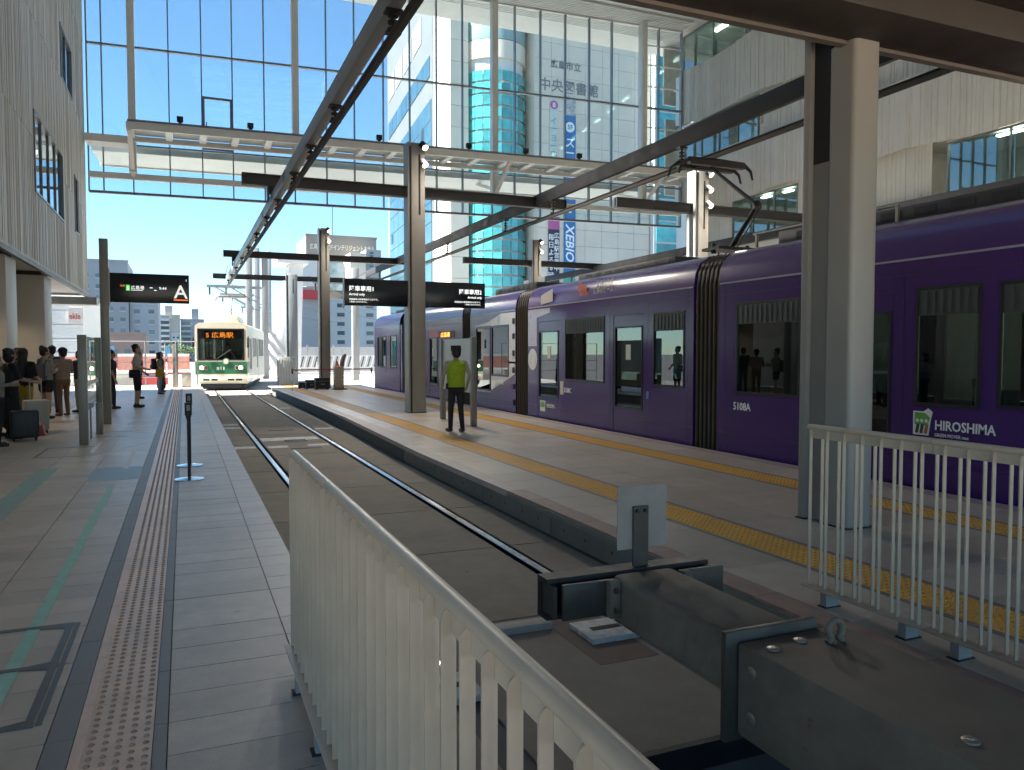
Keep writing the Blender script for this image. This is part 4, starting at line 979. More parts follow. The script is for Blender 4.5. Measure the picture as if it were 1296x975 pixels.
part('body', MB().box(5.90, 6.30, 33.4, 33.75, .03, .98), M('cabinet_beige', (.42, .36, .29), .5, var=.05), t, bevel=.015)
part('base', MB().box(5.80, 6.45, 33.35, 33.8, 0, .03), black_m, t)
part('arm', MB().tube([(6.25, 33.6, .98), (6.27, 33.6, 1.2), (6.33, 33.6, 1.4), (6.42, 33.6, 1.52)], [.1, .1, .09, .05], 10), M('arm_brown', (.28, .20, .17), .5), t, smooth=True)
part('cone', MB().tube([(6.05, 33.6, .98), (6.05, 33.6, 1.0), (6.05, 33.6, 1.22)], [.11, .09, .03], 12), M('cone_red', (.55, .09, .05), .5), t, smooth=True)
t = thing('equipment_cabinet', 'grey slatted cabinet at the platform end beside the track', 'cabinet', (4.85, 41.6, -.31))
part('shell', MB().box(4.45, 5.3, 41.4, 42.0, -.31, 1.35), M('cab_grey', (.26, .27, .27), .5), t, bevel=.01)
for k in range(6): part('slat', MB().box(4.47 + k * .14, 4.55 + k * .14, 41.37, 41.399, -.1, 1.2), grey_m, t)
# railing across the end of the left platform
t = thing('end_railing', 'thin steel railing across the far end of the left platform', 'railing', (-2, 38.2, 0))
for x in (-5.2, -3.4, -1.6, -.35, .55): part('post', MB().tube([(x, 38.2, 0), (x, 38.2, 2.1)], .03, 8), grey_m, t, smooth=True)
for z in (2.08, 1.15, .6): part('rail', MB().tube([(-5.2, 38.2, z), (.55, 38.2, z)], .018, 8), grey_m, t, smooth=True)
t = thing('bollard_post', 'square dark post at the corner of the left platform end', 'post', (-.38, 38.45, 0))
part('post', MB().box(-.50, -.26, 38.33, 38.57, 0, 2.0), post_m, t, bevel=.01)
part('cap', MB().box(-.51, -.25, 38.32, 38.58, 2.0, 2.03), black_m, t)
t = thing('control_box', 'low pale box on the left platform edge before the cream tram', 'box', (.1, 38.4, 0))
part('shell', MB().box(-.12, .28, 38.2, 38.5, 0, .62), M('box_pale', (.42, .42, .40), .5), t, bevel=.02)
part('lid', MB().box(-.14, .30, 38.18, 38.52, .62, .66), grey_m, t)
# suitcases beside the queue
def suitcase(label, x, y, w, h, d, mat, rz, hand=True):
    t = thing('suitcase', label, 'suitcase', (x, y, 0), rz=rz)
    s = part('shell', MB().box(-w / 2, w / 2, -d / 2, d / 2, .06, h), mat, t, local=True, bevel=.035, seg=3)
    for k in (-.28, 0, .28): part('groove', MB().box(k * w - .012, k * w + .012, -d / 2 - .003, d / 2 + .003, .12, h - .05), mat, s, local=True)
    for sx in (-1, 1):
        for sy in (-1, 1): part('caster', MB().tube([(sx * (w / 2 - .05) - .015, sy * (d / 2 - .04), .03), (sx * (w / 2 - .05) + .015, sy * (d / 2 - .04), .03)], .03, 10), black_m, t, local=True)
    if hand:
        part('pull_handle', MB().tube([(-.1, 0, h), (-.1, 0, h + .42), (.1, 0, h + .42), (.1, 0, h)], .011, 6), M('handle_grey', (.4, .4, .4), .4, .6), t, local=True)
suitcase('cream suitcase with pull handle beside mustard trousers', -2.72, 17.75, .42, .66, .26, M('suitcase_cream', (.50, .46, .40), .45, var=.06), .35)
suitcase('black suitcase standing in the queue next to the cream one', -2.68, 16.3, .44, .55, .30, M('suitcase_black', (.018, .018, .02), .5, var=.1), .2, False)
t = thing('shopping_bag', 'small red and white bag on the floor by the cream suitcase', 'bag', (-2.62, 17.2, 0))
part('bag', MB().ext([(-2.76, 0), (-2.48, 0), (-2.52, .2), (-2.72, .2)], 'y', 17.1, 17.3), M('bag_red', (.42, .08, .08), .6), t, bevel=.02)
part('strap', MB().tube([(-2.68, 17.2, .2), (-2.62, 17.2, .32), (-2.56, 17.2, .2)], .01, 6), wtext_m, t)
# light fittings in the soffit of the left wing
for i, (x, y) in enumerate(((-4.5, 24.0), (-4.5, 19.0), (-4.5, 29.0))):
    t = thing('downlight', ('lit downlight in the soffit between the two pillars', 'lit downlight in the soffit over the start of the queue', 'lit downlight in the soffit past the far pillar')[i], 'downlight', (x, y, 3.9))
    part('ring', MB().tube([(x, y, 3.92), (x, y, 3.895)], .11, 16), white_m, t)
    part('lens', MB().tube([(x, y, 3.894), (x, y, 3.888)], .08, 16), lamp_m, t)
    ld = bpy.data.lights.new('downlight', 'SPOT'); ld.energy = 40; ld.color = (1, .76, .5); ld.spot_size = R(110); ld.spot_blend = .7; ld.shadow_soft_size = .07
    lo = bpy.data.objects.new('downlight', ld); COL.objects.link(lo); lo.parent = t; lo.location = (0, 0, -.03)

# ================================================================ people
SKIN = M('skin', (.42, .26, .19), .55, var=.05)
HAIR = M('black_hair', (.012, .010, .010), .5, var=.2, scale=60)
BLACKC = M('black_cloth', (.014, .014, .017), .85, var=.15, scale=20, bump=.1)
SHOE = M('shoe_dark', (.02, .02, .022), .6)
def cloth(n, c): return M('cloth_' + n, c, .85, var=.18, scale=15, bump=.7, bscale=16)
def capsule(mb, p0, p1, r0, r1, n=12):
    p0, p1 = Vector(p0), Vector(p1); d = (p1 - p0); L = max(d.length, 1e-4); d = d / L
    pts, rs = [], []
    for a in (-88, -55, -25): pts.append(p0 + d * r0 * math.sin(R(a))); rs.append(r0 * math.cos(R(a)))
    pts += [p0, p1]; rs += [r0, r1]
    for a in (25, 55, 88): pts.append(p1 + d * r1 * math.sin(R(a))); rs.append(r1 * math.cos(R(a)))
    mb.tube(pts, rs, n)
def segdist(p, c):
    a, b = c[0], c[1]; ab = b - a; t = max(0, min(1, (p - a).dot(ab) / max(ab.length_squared, 1e-9)))
    return (p - a - ab * t).length - (c[2] + (c[3] - c[2]) * t)
def person(label, loc, rz, h=1.7, top=BLACKC, bottom=BLACKC, shoe=SHOE, sleeve='short', legs='long', stance=(.0, .0), armL=None, armR=None,
           head=(0, 0), hair='short', hairmat=HAIR, female=False, group=None, extra=None, skirt=None, base=0., lean=0., capmat=None, seated=False, kind='person'):
    """a standing figure facing local +Y; arms are (elbow, wrist) offsets from the shoulder"""
    k = h / 1.70; t = thing('person', label, 'person', (loc[0], loc[1], base), group, rz)
    V = lambda x, y, z: Vector((x * k, (y + lean * max(0, z - .9)) * k, z * k))
    sw = .165 if female else .19; caps = []
    def C(a, b, r0, r1, key): caps.append((V(*a), V(*b), r0 * k, r1 * k, key))
    C((-.055, 0, .93), (-.08, .0, 1.27), .115, .105, 'top'); C((.055, 0, .93), (.08, .0, 1.27), .115, .105, 'top')
    C((0, .01, 1.05), (0, .015, 1.30), .115, .12, 'top')
    C((-.06, -.005, .88), (.06, -.005, .88), .118, .118, 'bot')
    C((-sw + .02, 0, 1.385), (sw - .02, 0, 1.385), .058, .058, 'top')
    C((0, -.005, 1.40), (0, .01, 1.50), .058, .054, 'skin')
    hx, hy = math.sin(head[0]) * .02, math.cos(head[0]) * .02
    C((0, .012, 1.555), (0, .012, 1.615), .078, .086, 'skin')
    C((hx, .03 + hy, 1.525), (hx, .03 + hy, 1.545), .05, .056, 'skin')
    ca, sa = math.cos(head[0]), math.sin(head[0])
    def hp(x, y, z): return (x * ca + y * sa, .012 - x * sa + y * ca, z)
    C(hp(0, .088, 1.565), hp(0, .102, 1.552), .014, .016, 'skin')
    for sx in (-1, 1): C(hp(sx * .086, -.005, 1.55), hp(sx * .09, -.012, 1.58), .014, .016, 'skin')
    hands = []
    for sx, arm in ((-1, armL), (1, armR)):
        el, wr = arm or ((sx * .05, -.03, -.27), (sx * .07, .05, -.52))
        S = (sx * sw, 0, 1.385); E = tuple(S[i] + el[i] for i in range(3)); W = tuple(S[i] + wr[i] for i in range(3))
        mid = tuple(S[i] + el[i] * .55 for i in range(3))
        C(S, mid, .055, .047, 'top'); C(mid, E, .047, .040, 'top' if sleeve != 'none' else 'skin')
        C(E, W, .040, .028, 'top' if sleeve == 'long' else 'skin')
        d = (Vector(W) - Vector(E)).normalized(); hd = Vector(W) + d * .05
        C(W, tuple(hd), .027, .034, 'skin'); hands.append((hd, d, sx))
        for q in range(4):                                          # four fingers and a thumb
            side = d.cross(Vector((sx, .15, .3))).normalized(); f0 = hd + d * .03 + side * (q - 1.5) * .017
            f1 = f0 + d * (.045, .055, .05, .038)[q] + Vector((-sx * .008, .004, 0)); f2 = f1 + d * .022 + Vector((-sx * .02, .006, 0))
            C(tuple(f0), tuple(f1), .0095, .009, 'skin'); C(tuple(f1), tuple(f2), .009, .008, 'skin')
        th = hd - d * .01 + Vector((0, .03, 0)); C(tuple(hd - d * .02 + Vector((0, .015, 0))), tuple(th + d * .03 + Vector((0, .012, 0))), .012, .010, 'skin')
    for sx, st in ((-1, stance[0]), (1, stance[1])):
        H = (sx * .085, 0, .86); K = (sx * .09, st * .45 + .015, .48); A = (sx * .095, st * .9 - .02, .09)
        up = 'bot' if legs in ('long', 'shorts', 'knee') else 'skin'; lo = 'bot' if legs == 'long' else 'skin'
        if legs == 'long': C(H, K, .088, .062, 'bot'); C(K, A, .062, .048, 'bot')
        else:
            f = {'shorts': .42, 'knee': .9}[legs]; m_ = tuple(H[i] + (K[i] - H[i]) * f for i in range(3))
            C(H, m_, .10, .10 if legs == 'shorts' else .085, 'bot'); C(m_, K, .074, .052, 'skin'); C(K, A, .056, .036, 'skin')
        C((A[0], A[1] - .025, .045), (A[0] + sx * .015, A[1] + .15, .035), .042, .036, 'shoe')
        C(A, (A[0], A[1] - .01, .05), .042, .045, 'shoe')
    if skirt: C((0, 0, .86), (0, 0, skirt), .14, .19, 'bot')
    mb = MB()
    for c in caps: capsule(mb, c[0], c[1], c[2], c[3], 10)
    o = bpy.data.objects.new('tmp', mb.mesh('tmp', [], merge=False)); COL.objects.link(o)
    rm = o.modifiers.new('r', 'REMESH'); rm.mode = 'VOXEL'; rm.voxel_size = .0115
    sm = o.modifiers.new('s', 'SMOOTH'); sm.factor = .5; sm.iterations = 3
    dg = bpy.context.evaluated_depsgraph_get(); dg.update()
    me = bpy.data.meshes.new_from_object(o.evaluated_get(dg)); me.name = 'body'; bpy.data.objects.remove(o)
    keys = ['skin', 'top', 'bot', 'shoe']; me.materials.clear()
    for m_ in (SKIN, top, bottom, shoe): me.materials.append(m_)
    zs = [min(c[0].z, c[1].z) - max(c[2], c[3]) - .03 for c in caps]; ze = [max(c[0].z, c[1].z) + max(c[2], c[3]) + .03 for c in caps]
    vs = me.vertices; idx = []
    cache = {}
    for p in me.polygons:
        c = p.center; q = (round(c.x * 60), round(c.y * 60), round(c.z * 60))
        if q not in cache:
            best = min(((segdist(c, cp), cp[4]) for i, cp in enumerate(caps) if zs[i] < c.z < ze[i]), default=(0, 'top')); cache[q] = keys.index(best[1])
        idx.append(cache[q])
    me.polygons.foreach_set('material_index', idx); me.polygons.foreach_set('use_smooth', [True] * len(idx))
    body = link('body', me, t)
    L_ = lambda n, mb, m_, par=t, **kw: part(n, mb, m_, par, local=True, **kw)
    RZ = Matrix.Rotation(-head[0], 4, 'Z'); hc = V(0, .005, 1.60)
    eyes = MB()
    for sx in (-1, 1): eyes.ell(hc + RZ @ Vector((sx * .032, .083, -.012)) * k, (.010 * k, .006 * k, .006 * k), 8, 6)
    L_('eyes', eyes, BLACKC)
    hm = MB()
    rg = random.Random(sum(map(ord, label)))
    hm.ell(hc + RZ @ Vector((0, -.022, .022)) * k, (.098 * k, .104 * k, .100 * k), 18, 12)
    hm.ell(hc + RZ @ Vector((0, -.045, -.03)) * k, (.085 * k, .07 * k, .085 * k), 14, 10)
    if hair == 'long': 
        hm.tube([hc + RZ @ Vector((0, -.045, -.02)) * k, hc + Vector((0, -.075, -.18)) * k, hc + Vector((0, -.10, -.33)) * k, hc + Vector((0, -.10, -.46)) * k], [.09 * k, .095 * k, .10 * k, .05 * k], 12)
    if hair == 'bob':
        hm.ell(hc + RZ @ Vector((0, -.03, -.05)) * k, (.105 * k, .095 * k, .12 * k), 16, 10)
    if hair == 'bun': hm.ell(hc + RZ @ Vector((0, -.07, .10)) * k, (.055 * k, .055 * k, .05 * k), 12, 8)
    for q in range(26):                                               # uneven tufts
        a, b = rg.uniform(0, 6.28), rg.uniform(.1, 1.2); d = Vector((math.cos(a) * math.sin(b), math.sin(a) * math.sin(b) - .25, math.cos(b)))
        hm.ell(hc + RZ @ (Vector((0, -.02, .02)) + d * .085) * k, (.025 * k, .025 * k, .022 * k), 6, 4)
    L_('hair', hm, hairmat, smooth=True)
    if capmat:
        cm = MB(); cm.ell(hc + RZ @ Vector((0, -.012, .045)) * k, (.108 * k, .115 * k, .095 * k), 18, 6, v1=.55)
        b0 = hc + RZ @ Vector((0, .11, .035)) * k; cm.ell(b0, (.075 * k, .075 * k, .012 * k), 14, 6, T=RZ); L_('cap', cm, capmat, smooth=True)
    if extra: extra(t, V, k, L_)
    return t
def backpack(mat, w=.28, h=.42, d=.16, z=1.15):
    def f(t, V, k, L_):
        o = L_('backpack', MB().box(-w / 2, w / 2, -.12 - d, -.115, z - h / 2, z + h / 2), mat, bevel=.05, seg=3)
        L_('pocket', MB().box(-w / 2 + .04, w / 2 - .04, -.15 - d, -.12 - d, z - h / 2 + .03, z - .02), mat, o, bevel=.02)
        for sx in (-1, 1): L_('strap', MB().tube([(sx * .10, -.12, z + h * .45), (sx * .11, .0, 1.47), (sx * .11, .13, 1.32), (sx * .13, .09, 1.12), (sx * .12, -.12, z - h * .3)], .018, 6), mat, o, smooth=True)
    return f
def shoulder_bag(mat, x=-.24, z=.98, w=.10, l=.30, h=.24):
    def f(t, V, k, L_):
        o = L_('shoulder_bag', MB().box(x - w / 2, x + w / 2, -l / 2 - .05, l / 2 - .05, z - h / 2, z + h / 2), mat, bevel=.03)
        L_('strap', MB().tube([(x, -.05, z + h / 2), (x * .6, -.13, 1.32), (-x * .4, -.03, 1.455), (x * .3, .14, 1.28), (x, .05, z + h / 2)], .012, 6), mat, o, smooth=True)
    return f
reach = ((.06, .02, -.27), (-.07, .22, -.22)); reachL = ((-.06, .03, -.27), (.06, .23, -.26))
hang = ((.05, -.02, -.28), (.06, .04, -.54)); hangL = ((-.05, -.02, -.28), (-.06, .04, -.54))
Q = 'people waiting in the queue under the station wing'
person('person in a grey sweater and black trousers at the end of the queue', (-2.93, 15.45), R(-70), 1.56, cloth('grey_knit', (.20, .19, .17)), BLACKC, sleeve='long', hair='bob', female=True, armL=reachL, armR=reach, group=Q)
person('person all in black with bobbed hair behind the black suitcase', (-2.95, 16.7), R(-60), 1.66, BLACKC, BLACKC, hair='bob', female=True, armR=((.10, .08, -.25), (.10, .28, -.30)), armL=hangL, group=Q, skirt=.35)
person('person in black top and mustard trousers with long black hair', (-3.0, 18.3), R(-12), 1.67, BLACKC, cloth('mustard', (.34, .24, .015)), hair='long', female=True, armL=hangL, armR=((.08, -.02, -.26), (.06, .18, -.36)), group=Q, shoe=M('shoe_white', (.5, .5, .5), .6))
person('person in grey top and black shorts with hair in a bun', (-3.08, 21.5), R(-38), 1.72, cloth('grey_stripe', (.24, .24, .23)), BLACKC, legs='shorts', sleeve='short', hair='bun', hairmat=M('brown_hair', (.025, .016, .012), .5), female=True, armL=reachL, armR=reach, head=(.5, 0), group=Q, extra=backpack(cloth('pack_grey', (.08, .085, .09)), z=1.12), stance=(.04, -.03))
person('person in navy cap, striped shirt and brown trousers', (-2.80, 22.2), R(40), 1.69, cloth('rust_stripe', (.30, .20, .16)), cloth('brown', (.22, .125, .06)), armL=reachL, armR=reach, group=Q, capmat=cloth('navy', (.015, .018, .05)), shoe=M('shoe_brown', (.16, .08, .05), .6))
person('person in dark top and beige trousers at the head of the queue', (-2.58, 23.5), R(60), 1.64, cloth('dark_olive', (.06, .05, .04)), cloth('beige', (.33, .29, .23)), armL=reachL, armR=hang, group=Q, hair='bob')
person('person in dark clothes mostly hidden behind the sign post', (-1.88, 24.4), R(-80), 1.66, cloth('navy2', (.02, .025, .05)), cloth('navy3', (.02, .022, .04)), stance=(.08, -.06))
person('man in white T-shirt and black shorts with a black shoulder bag', (-1.27, 24.85), R(-90), 1.82, cloth('white_tee', (.45, .43, .38)), BLACKC, legs='knee', armL=((-.05, -.02, -.28), (.0, .16, -.43)), armR=((.05, .0, -.27), (-.02, .20, -.33)), extra=shoulder_bag(BLACKC, .16), stance=(.02, -.02))
person('person in dark clothes hidden behind the man in the white T-shirt', (-1.44, 29.5), R(-85), 1.66, cloth('dark_blue', (.03, .03, .06)), BLACKC, armL=hangL, armR=hang)
person('person with a dark backpack and yellow bag near the platform end', (-.88, 32.4), R(-80), 1.58, cloth('sage', (.14, .17, .14)), cloth('grey_trouser', (.20, .21, .22)), armL=hangL, armR=hang, hair='bob', female=True, extra=lambda t, V, k, L_: (backpack(BLACKC)(t, V, k, L_), shoulder_bag(cloth('yellow_bag', (.42, .26, .02)), .22, .80, .08, .26, .3)(t, V, k, L_)))
person('person in long dark dress just behind the dark backpack', (-.87, 34.3), R(-80), 1.60, cloth('dress', (.03, .03, .05)), cloth('dress', (.03, .03, .05)), hair='bob', female=True, skirt=.25)
person('person in olive shirt standing behind the one all in black', (-3.32, 17.35), R(-50), 1.70, cloth('olive', (.10, .10, .06)), BLACKC, armL=reachL, armR=hang, group=Q)
person('person in charcoal jacket between mustard trousers and the hair bun', (-3.35, 19.9), R(-30), 1.68, cloth('charcoal', (.035, .035, .04)), cloth('jeans', (.05, .07, .12)), sleeve='long', armL=hangL, armR=reach, group=Q, hair='bob')
person('tall person in dark shirt behind the navy cap', (-3.2, 23.4), R(20), 1.76, cloth('dark_green', (.03, .045, .04)), cloth('jeans', (.05, .07, .12)), armL=reachL, armR=reach, group=Q)
vest = cloth('lime_vest', (.30, .42, .015))
def staff_extra(t, V, k, L_):
    cm = MB(); cm.tube([(0, .01, 1.625), (0, .01, 1.66), (0, .01, 1.73), (0, .01, 1.735)], [.100, .102, .104, .095], 18); c = L_('cap', cm, BLACKC, smooth=True)
    L_('peak', MB().ell((0, .11, 1.63), (.08, .06, .012), 14, 6), BLACKC, c)
    vm = MB(); vm.tube([(0, .005, .90), (0, .008, 1.05), (0, .01, 1.25), (0, .005, 1.38), (0, 0, 1.44)], [.185, .18, .195, .185, .09], 20)
    for i, v in enumerate(vm.v): vm.v[i] = (v[0] * 1.05, v[1] * .78, v[2])
    L_('vest', vm, vest, smooth=True)
    L_('radio', MB().box(-.215, -.17, -.04, .03, .86, .98), black_m, bevel=.006)
person('guard in lime vest and black cap walking away along the island', (5.01, 14.72), R(4), 1.70, cloth('khaki_shirt', (.33, .30, .25)), BLACKC, sleeve='long', armL=((-.10, -.03, -.25), (-.05, .14, -.42)), armR=((.10, -.03, -.25), (.09, .10, -.46)), stance=(.10, -.08), extra=staff_extra)
# passengers and driver seen through tram windows
person('standing passenger in dark clothes inside the purple tram', (9.6, 14.9), R(90), 1.62, BLACKC, BLACKC, base=.06, hair='bob')
person('passenger in brown standing inside the purple tram by the door', (9.7, 14.25), R(60), 1.66, cloth('brown2', (.08, .05, .04)), BLACKC, base=.06)
person('driver in white shirt at the controls of the cream tram', (2.05, 42.0), R(171), 1.60, cloth('white_shirt', (.6, .6, .58)), BLACKC, armL=reachL, armR=reach, base=.42, capmat=BLACKC)
# ================================================================ the city beyond the hall
bwin_m = M('far_window', (.10, .13, .15), .15, var=.3, scale=.4, rnd=.5, spec=.8)
def building(label, x0, x1, y0, y1, z1, mat, cols=0, rows=0, zr=(0, 0), ww=.6, wh=.45, side=None, z0=-7, cat='building', sill=True, name='city_building'):
    t = thing(name, label, cat, ((x0 + x1) / 2, y0, z0))
    part('walls', MB().box(x0, x1, y0, y1, z0, z1), mat, t)
    part('parapet', MB().box(x0 - .2, x1 + .2, y0 - .2, y0 + .3, z1 + .01, z1 + .6), mat, t)
    if cols:
        px = (x1 - x0) / cols; pz = (zr[1] - zr[0]) / rows
        for i in range(cols):
            for j in range(rows):
                cx, cz = x0 + px * (i + .5), zr[0] + pz * (j + .5)
                w = part('window', MB().box(cx - px * ww / 2, cx + px * ww / 2, y0 - .06, y0 - .01, cz - pz * wh / 2, cz + pz * wh / 2), bwin_m, t)
                if sill: part('sill', MB().box(cx - px * ww / 2 - .15, cx + px * ww / 2 + .15, y0 - .25, y0 - .07, cz - pz * wh / 2 - .25, cz - pz * wh / 2 - .02), M('sill_white', (.62, .62, .60), .7), w)
    return t
fac1 = M('facade_grey', (.36, .37, .38), .8, var=.05, scale=.2, stain=.1)
fac2 = M('facade_beige', (.48, .44, .39), .8, var=.05, scale=.2, stain=.1)
fac3 = M('facade_white', (.62, .62, .60), .8, var=.04, scale=.2, stain=.08)
fac4 = M('facade_brown', (.26, .235, .205), .8, var=.05, scale=.2)
building('grey slab block with rows of small windows behind the A sign', -33, -14.6, 250, 275, 27.5, fac1, 6, 9, (-3, 25), .42, .36)
building('narrow grey tower end with a single window column beside the slab block', -14.4, -6.8, 252, 275, 22, M('facade_grey2', (.40, .42, .44), .8, var=.05, scale=.2), 2, 8, (-3, 21), .4, .4)
building('low salmon building in front of the grey slab block', -16, -8.2, 200, 215, 5.6, M('facade_salmon', (.48, .30, .24), .8, var=.06, scale=.3), 3, 1, (-1, 3.4), .5, .5)
t = building('tan stepped apartment tower with balconies and a roof hut', -11.5, -1.5, 380, 400, 17.8, fac2)
part('roof_hut', MB().box(-7.6, -4.6, 381, 390, 17.8, 22.4), fac2, t)
for j in range(10):
    b = part('balcony', MB().box(-11.6, -5.8, 378.6, 379.99, -6 + j * 2.4, -5.1 + j * 2.4), fac3, t)
    part('opening', MB().box(-11.2, -6, 379.9, 379.98, -5.0 + j * 2.4, -3.7 + j * 2.4), bwin_m, b)
t = building('pale apartment block with long white balconies beside the tan tower', -1.3, 8.6, 385, 410, 16.2, M('facade_lilac', (.40, .39, .42), .8, var=.05, scale=.2))
part('roof_hut', MB().box(3.4, 6.4, 386, 392, 16.2, 21.5), fac1, t)
for j in range(9):
    b = part('balcony', MB().box(-1.2, 3.2, 383.8, 384.99, -6 + j * 2.4, -5.2 + j * 2.4), fac3, t)
    part('opening', MB().box(-1.0, 3.0, 384.9, 384.98, -5.1 + j * 2.4, -3.8 + j * 2.4), bwin_m, b)
building('plain lilac block end right behind the cream tram', 8.8, 16, 388, 405, 15.4, fac1, 2, 8, (-5, 15), .3, .4)
building('white stepped block with few windows between the blocks', -4.9, -1.6, 370, 375, 9.5, fac3, 2, 7, (-5, 9), .6, .4)
# white panelled building seen under the left soffit
t = thing('panelled_building', 'white panelled building with red lettering under the left soffit', 'building', (-9, 60, -7))
part('wall', MB().box(-12, -6.3, 60, 75, -7, 5.6), fac3, t)
for j in range(8): part('panel', MB().box(-12.02, -6.28, 59.9, 59.99, -2.2 + .95 * j, -1.3 + .95 * j), M('panel_white', (.68, .68, .66), .6, var=.03), t)
sgn = part('sign_panel', MB().box(-7.15, -6.32, 59.8, 59.88, 3.55, 4.6), M('sign_pink', (.62, .56, .53), .6), t)
text('sign_text', 'ekie', .55, (-7.1, 59.78, 3.85), FRONT, M('sign_red', (.45, .10, .08), .6), sgn, bold=.01, sx=.75)
# hotel and the buildings around it
t = building('grey brown hotel tower with white lettering under its roofline', 37.4, 60.8, 262, 285, 39.9, fac4)
text('roof_lettering', '広島グランドインテリジェントホテル', 2.05, (38.6, 261.9, 35.7), FRONT, M('sign_cream', (.75, .70, .60), .6), t, bold=.03, sx=.62)
part('stair_tower', MB().box(49.5, 54.5, 250, 261.9, -7, 33.5), M('facade_cream', (.60, .54, .46), .8, var=.05, scale=.2), t)
part('plant_room', MB().box(55, 60, 252, 261.9, 26, 35), fac1, t)
for j in range(7): part('window', MB().box(56.2, 57.4, 251.9, 251.99, 27 + j * 1.1, 27.7 + j * 1.1), bwin_m, t)
part('glazed_bay', MB().box(43.0, 49.3, 259, 261.9, 22, 31), M('bay_blue', (.20, .28, .32), .3, var=.3, scale=.5), t)
part('aerial', MB().tube([(47.5, 270, 40), (47.5, 270, 52)], .12, 6), dark_m, t)
t = building('white office block with three columns of dark windows below the hotel', 37, 54.5, 235, 248, 17.0, fac3, 4, 8, (-5, 17), .5, .42)
building('grey office block between the billboard and the white office block', 28.5, 36.8, 232, 246, 20, fac1, 2, 9, (-4, 18), .55, .4)
t = thing('billboard', 'white roof billboard with dark lettering and a red base', 'billboard', (29.5, 200, 14))
part('board', MB().box(25.4, 33.5, 200, 200.5, 18.2, 25.2), M('board_white2', (.70, .69, .66), .6, var=.03), t)
text('billboard_lettering', 'marimo', 2.1, (26.0, 199.95, 19.4), FRONT, M('text_dark', (.06, .06, .06), .6), t, bold=.02, sx=.9)
part('picture', MB().box(31.2, 33.2, 199.9, 199.98, 18.6, 25.0), M('picture_brown', (.30, .17, .13), .6, var=.3, scale=.6), t)
part('red_panel', MB().box(27.6, 33.0, 199.7, 199.9, 14.9, 17.2), M('panel_red', (.50, .05, .06), .5), t)
part('support', MB().box(26, 33, 201, 204, -7, 18.1), fac1, t)
# department store with the library sign
st_m = M('store_panel', (.68, .60, .50), .6, var=.05, scale=.3, rnd=.03, stain=.06)
ds = thing('department_store', 'tall white department store with a teal glass cylinder and library lettering', 'building', (50, 102, -7))
def prism(name, pts, z0, z1, m_): return part(name, MB().ext(pts, 'z', z0, z1), m_, ds)
prism('west_wing', [(34.1, 110.2), (37.2, 150), (60, 150), (46, 110.2)], -7, 62, M('wing_concrete', (.13, .14, .145), .7, var=.05, scale=.3))
prism('pier', [(34.6, 104), (37.3, 104), (37.3, 110.1), (34.15, 110.1)], -7, 54, st_m)
prism('main_block', [(46.5, 102.3), (76, 102.3), (76, 120), (46.5, 120)], -7, 53, st_m)
for j in range(22):                                       # cladding courses of the lettered front
    for i in range(7):
        x = 46.5 + 2.79 * i
        part('wall_panel', MB().box(x + .02, x + 2.77, 102.0, 102.28, -2 + 2.4 * j + .02, .4 + 2.4 * j - .02), st_m, ds)
for j in range(16):
    part('pier_panel', MB().box(34.62, 37.28, 103.8, 103.99, 3 * j + .03, 3 * j + 2.97), st_m, ds)
teal = M('teal_glass', (.055, .31, .32), .12, var=.35, scale=.5, rnd=.35, spec=.9)
cylc, cr = (41.9, 106.2), 4.75
part('cylinder_core', MB().tube([(*cylc, -7), (*cylc, 54)], cr - .35, 28), fac3, ds)
angs = [R(182 + 16.5 * k) for k in range(11)]
for j in range(29):
    z0 = -6 + 1.68 * j
    if z0 > 41: break
    for a, b in zip(angs, angs[1:]):
        a2, b2 = a + .012, b - .012
        p = [(cylc[0] + r_ * math.cos(q), cylc[1] + r_ * math.sin(q)) for r_, q in ((cr, a2), (cr, b2), (cr - .1, b2), (cr - .1, a2))]
        part('teal_pane', MB().ext(p, 'z', z0 + .16, z0 + 1.56), teal, ds)
for z0, z1, m_ in ((42.6, 45.1, st_m), (45.2, 47.9, M('pale_glass', (.25, .36, .36), .15, var=.3, scale=.5)), (48.0, 54, st_m)):
    part('cylinder_band', MB().tube([(*cylc, z0), (*cylc, z1)], cr + .02, 36), m_, ds, smooth=True)
prism('pier', [(46.45, 101.6), (46.52, 101.6), (46.52, 105), (46.45, 105)], -7, 54, st_m)
bl_m = M('store_blue_glass', (.035, .085, .115), .12, var=.3, scale=.4, rnd=.12, spec=.9)
d_ = Vector((3.1, 39.8, 0)).normalized(); nrm = Vector((-1, .078, 0))
def wingpane(s0, s1, z0, z1, m_, nm='window'):
    a = Vector((34.1, 110.2, 0)) + d_ * s0; b = Vector((34.1, 110.2, 0)) + d_ * s1
    part(nm, MB().ext([(a + nrm * .1)[:2], (b + nrm * .1)[:2], (b + nrm * .01)[:2], (a + nrm * .01)[:2]], 'z', z0, z1), m_, ds)
for j in range(15):
    for i in range(8): wingpane(1 + i * 4.6, 1 + i * 4.6 + 4.5, -6 + 3 * j, -6 + 3 * j + 2.9, bl_m, 'blue_pane')
for i in range(8): wingpane(2 + i * 4.6, 2 + i * 4.6 + 4.4, 42.5, 45.5, bl_m)
for i in range(4): wingpane(8 + i * 8, 8 + i * 8 + 6.4, 49.5, 53.5, M('terrace_shade', (.30, .29, .28), .8), 'terrace_opening')
for s0, z in ((6, 34), (6, 25), (6, 16), (33, 31), (33, 22)): wingpane(s0, s0 + 3, z, z + 2.2, M('dark_vent', (.05, .08, .09), .3), 'dark_pane')
letter_m = M('library_letters', (.17, .18, .19), .5)
text('library_lettering', '広島市立', 1.25, (49.1, 101.95, 42.6), FRONT, letter_m, ds, bold=.03)
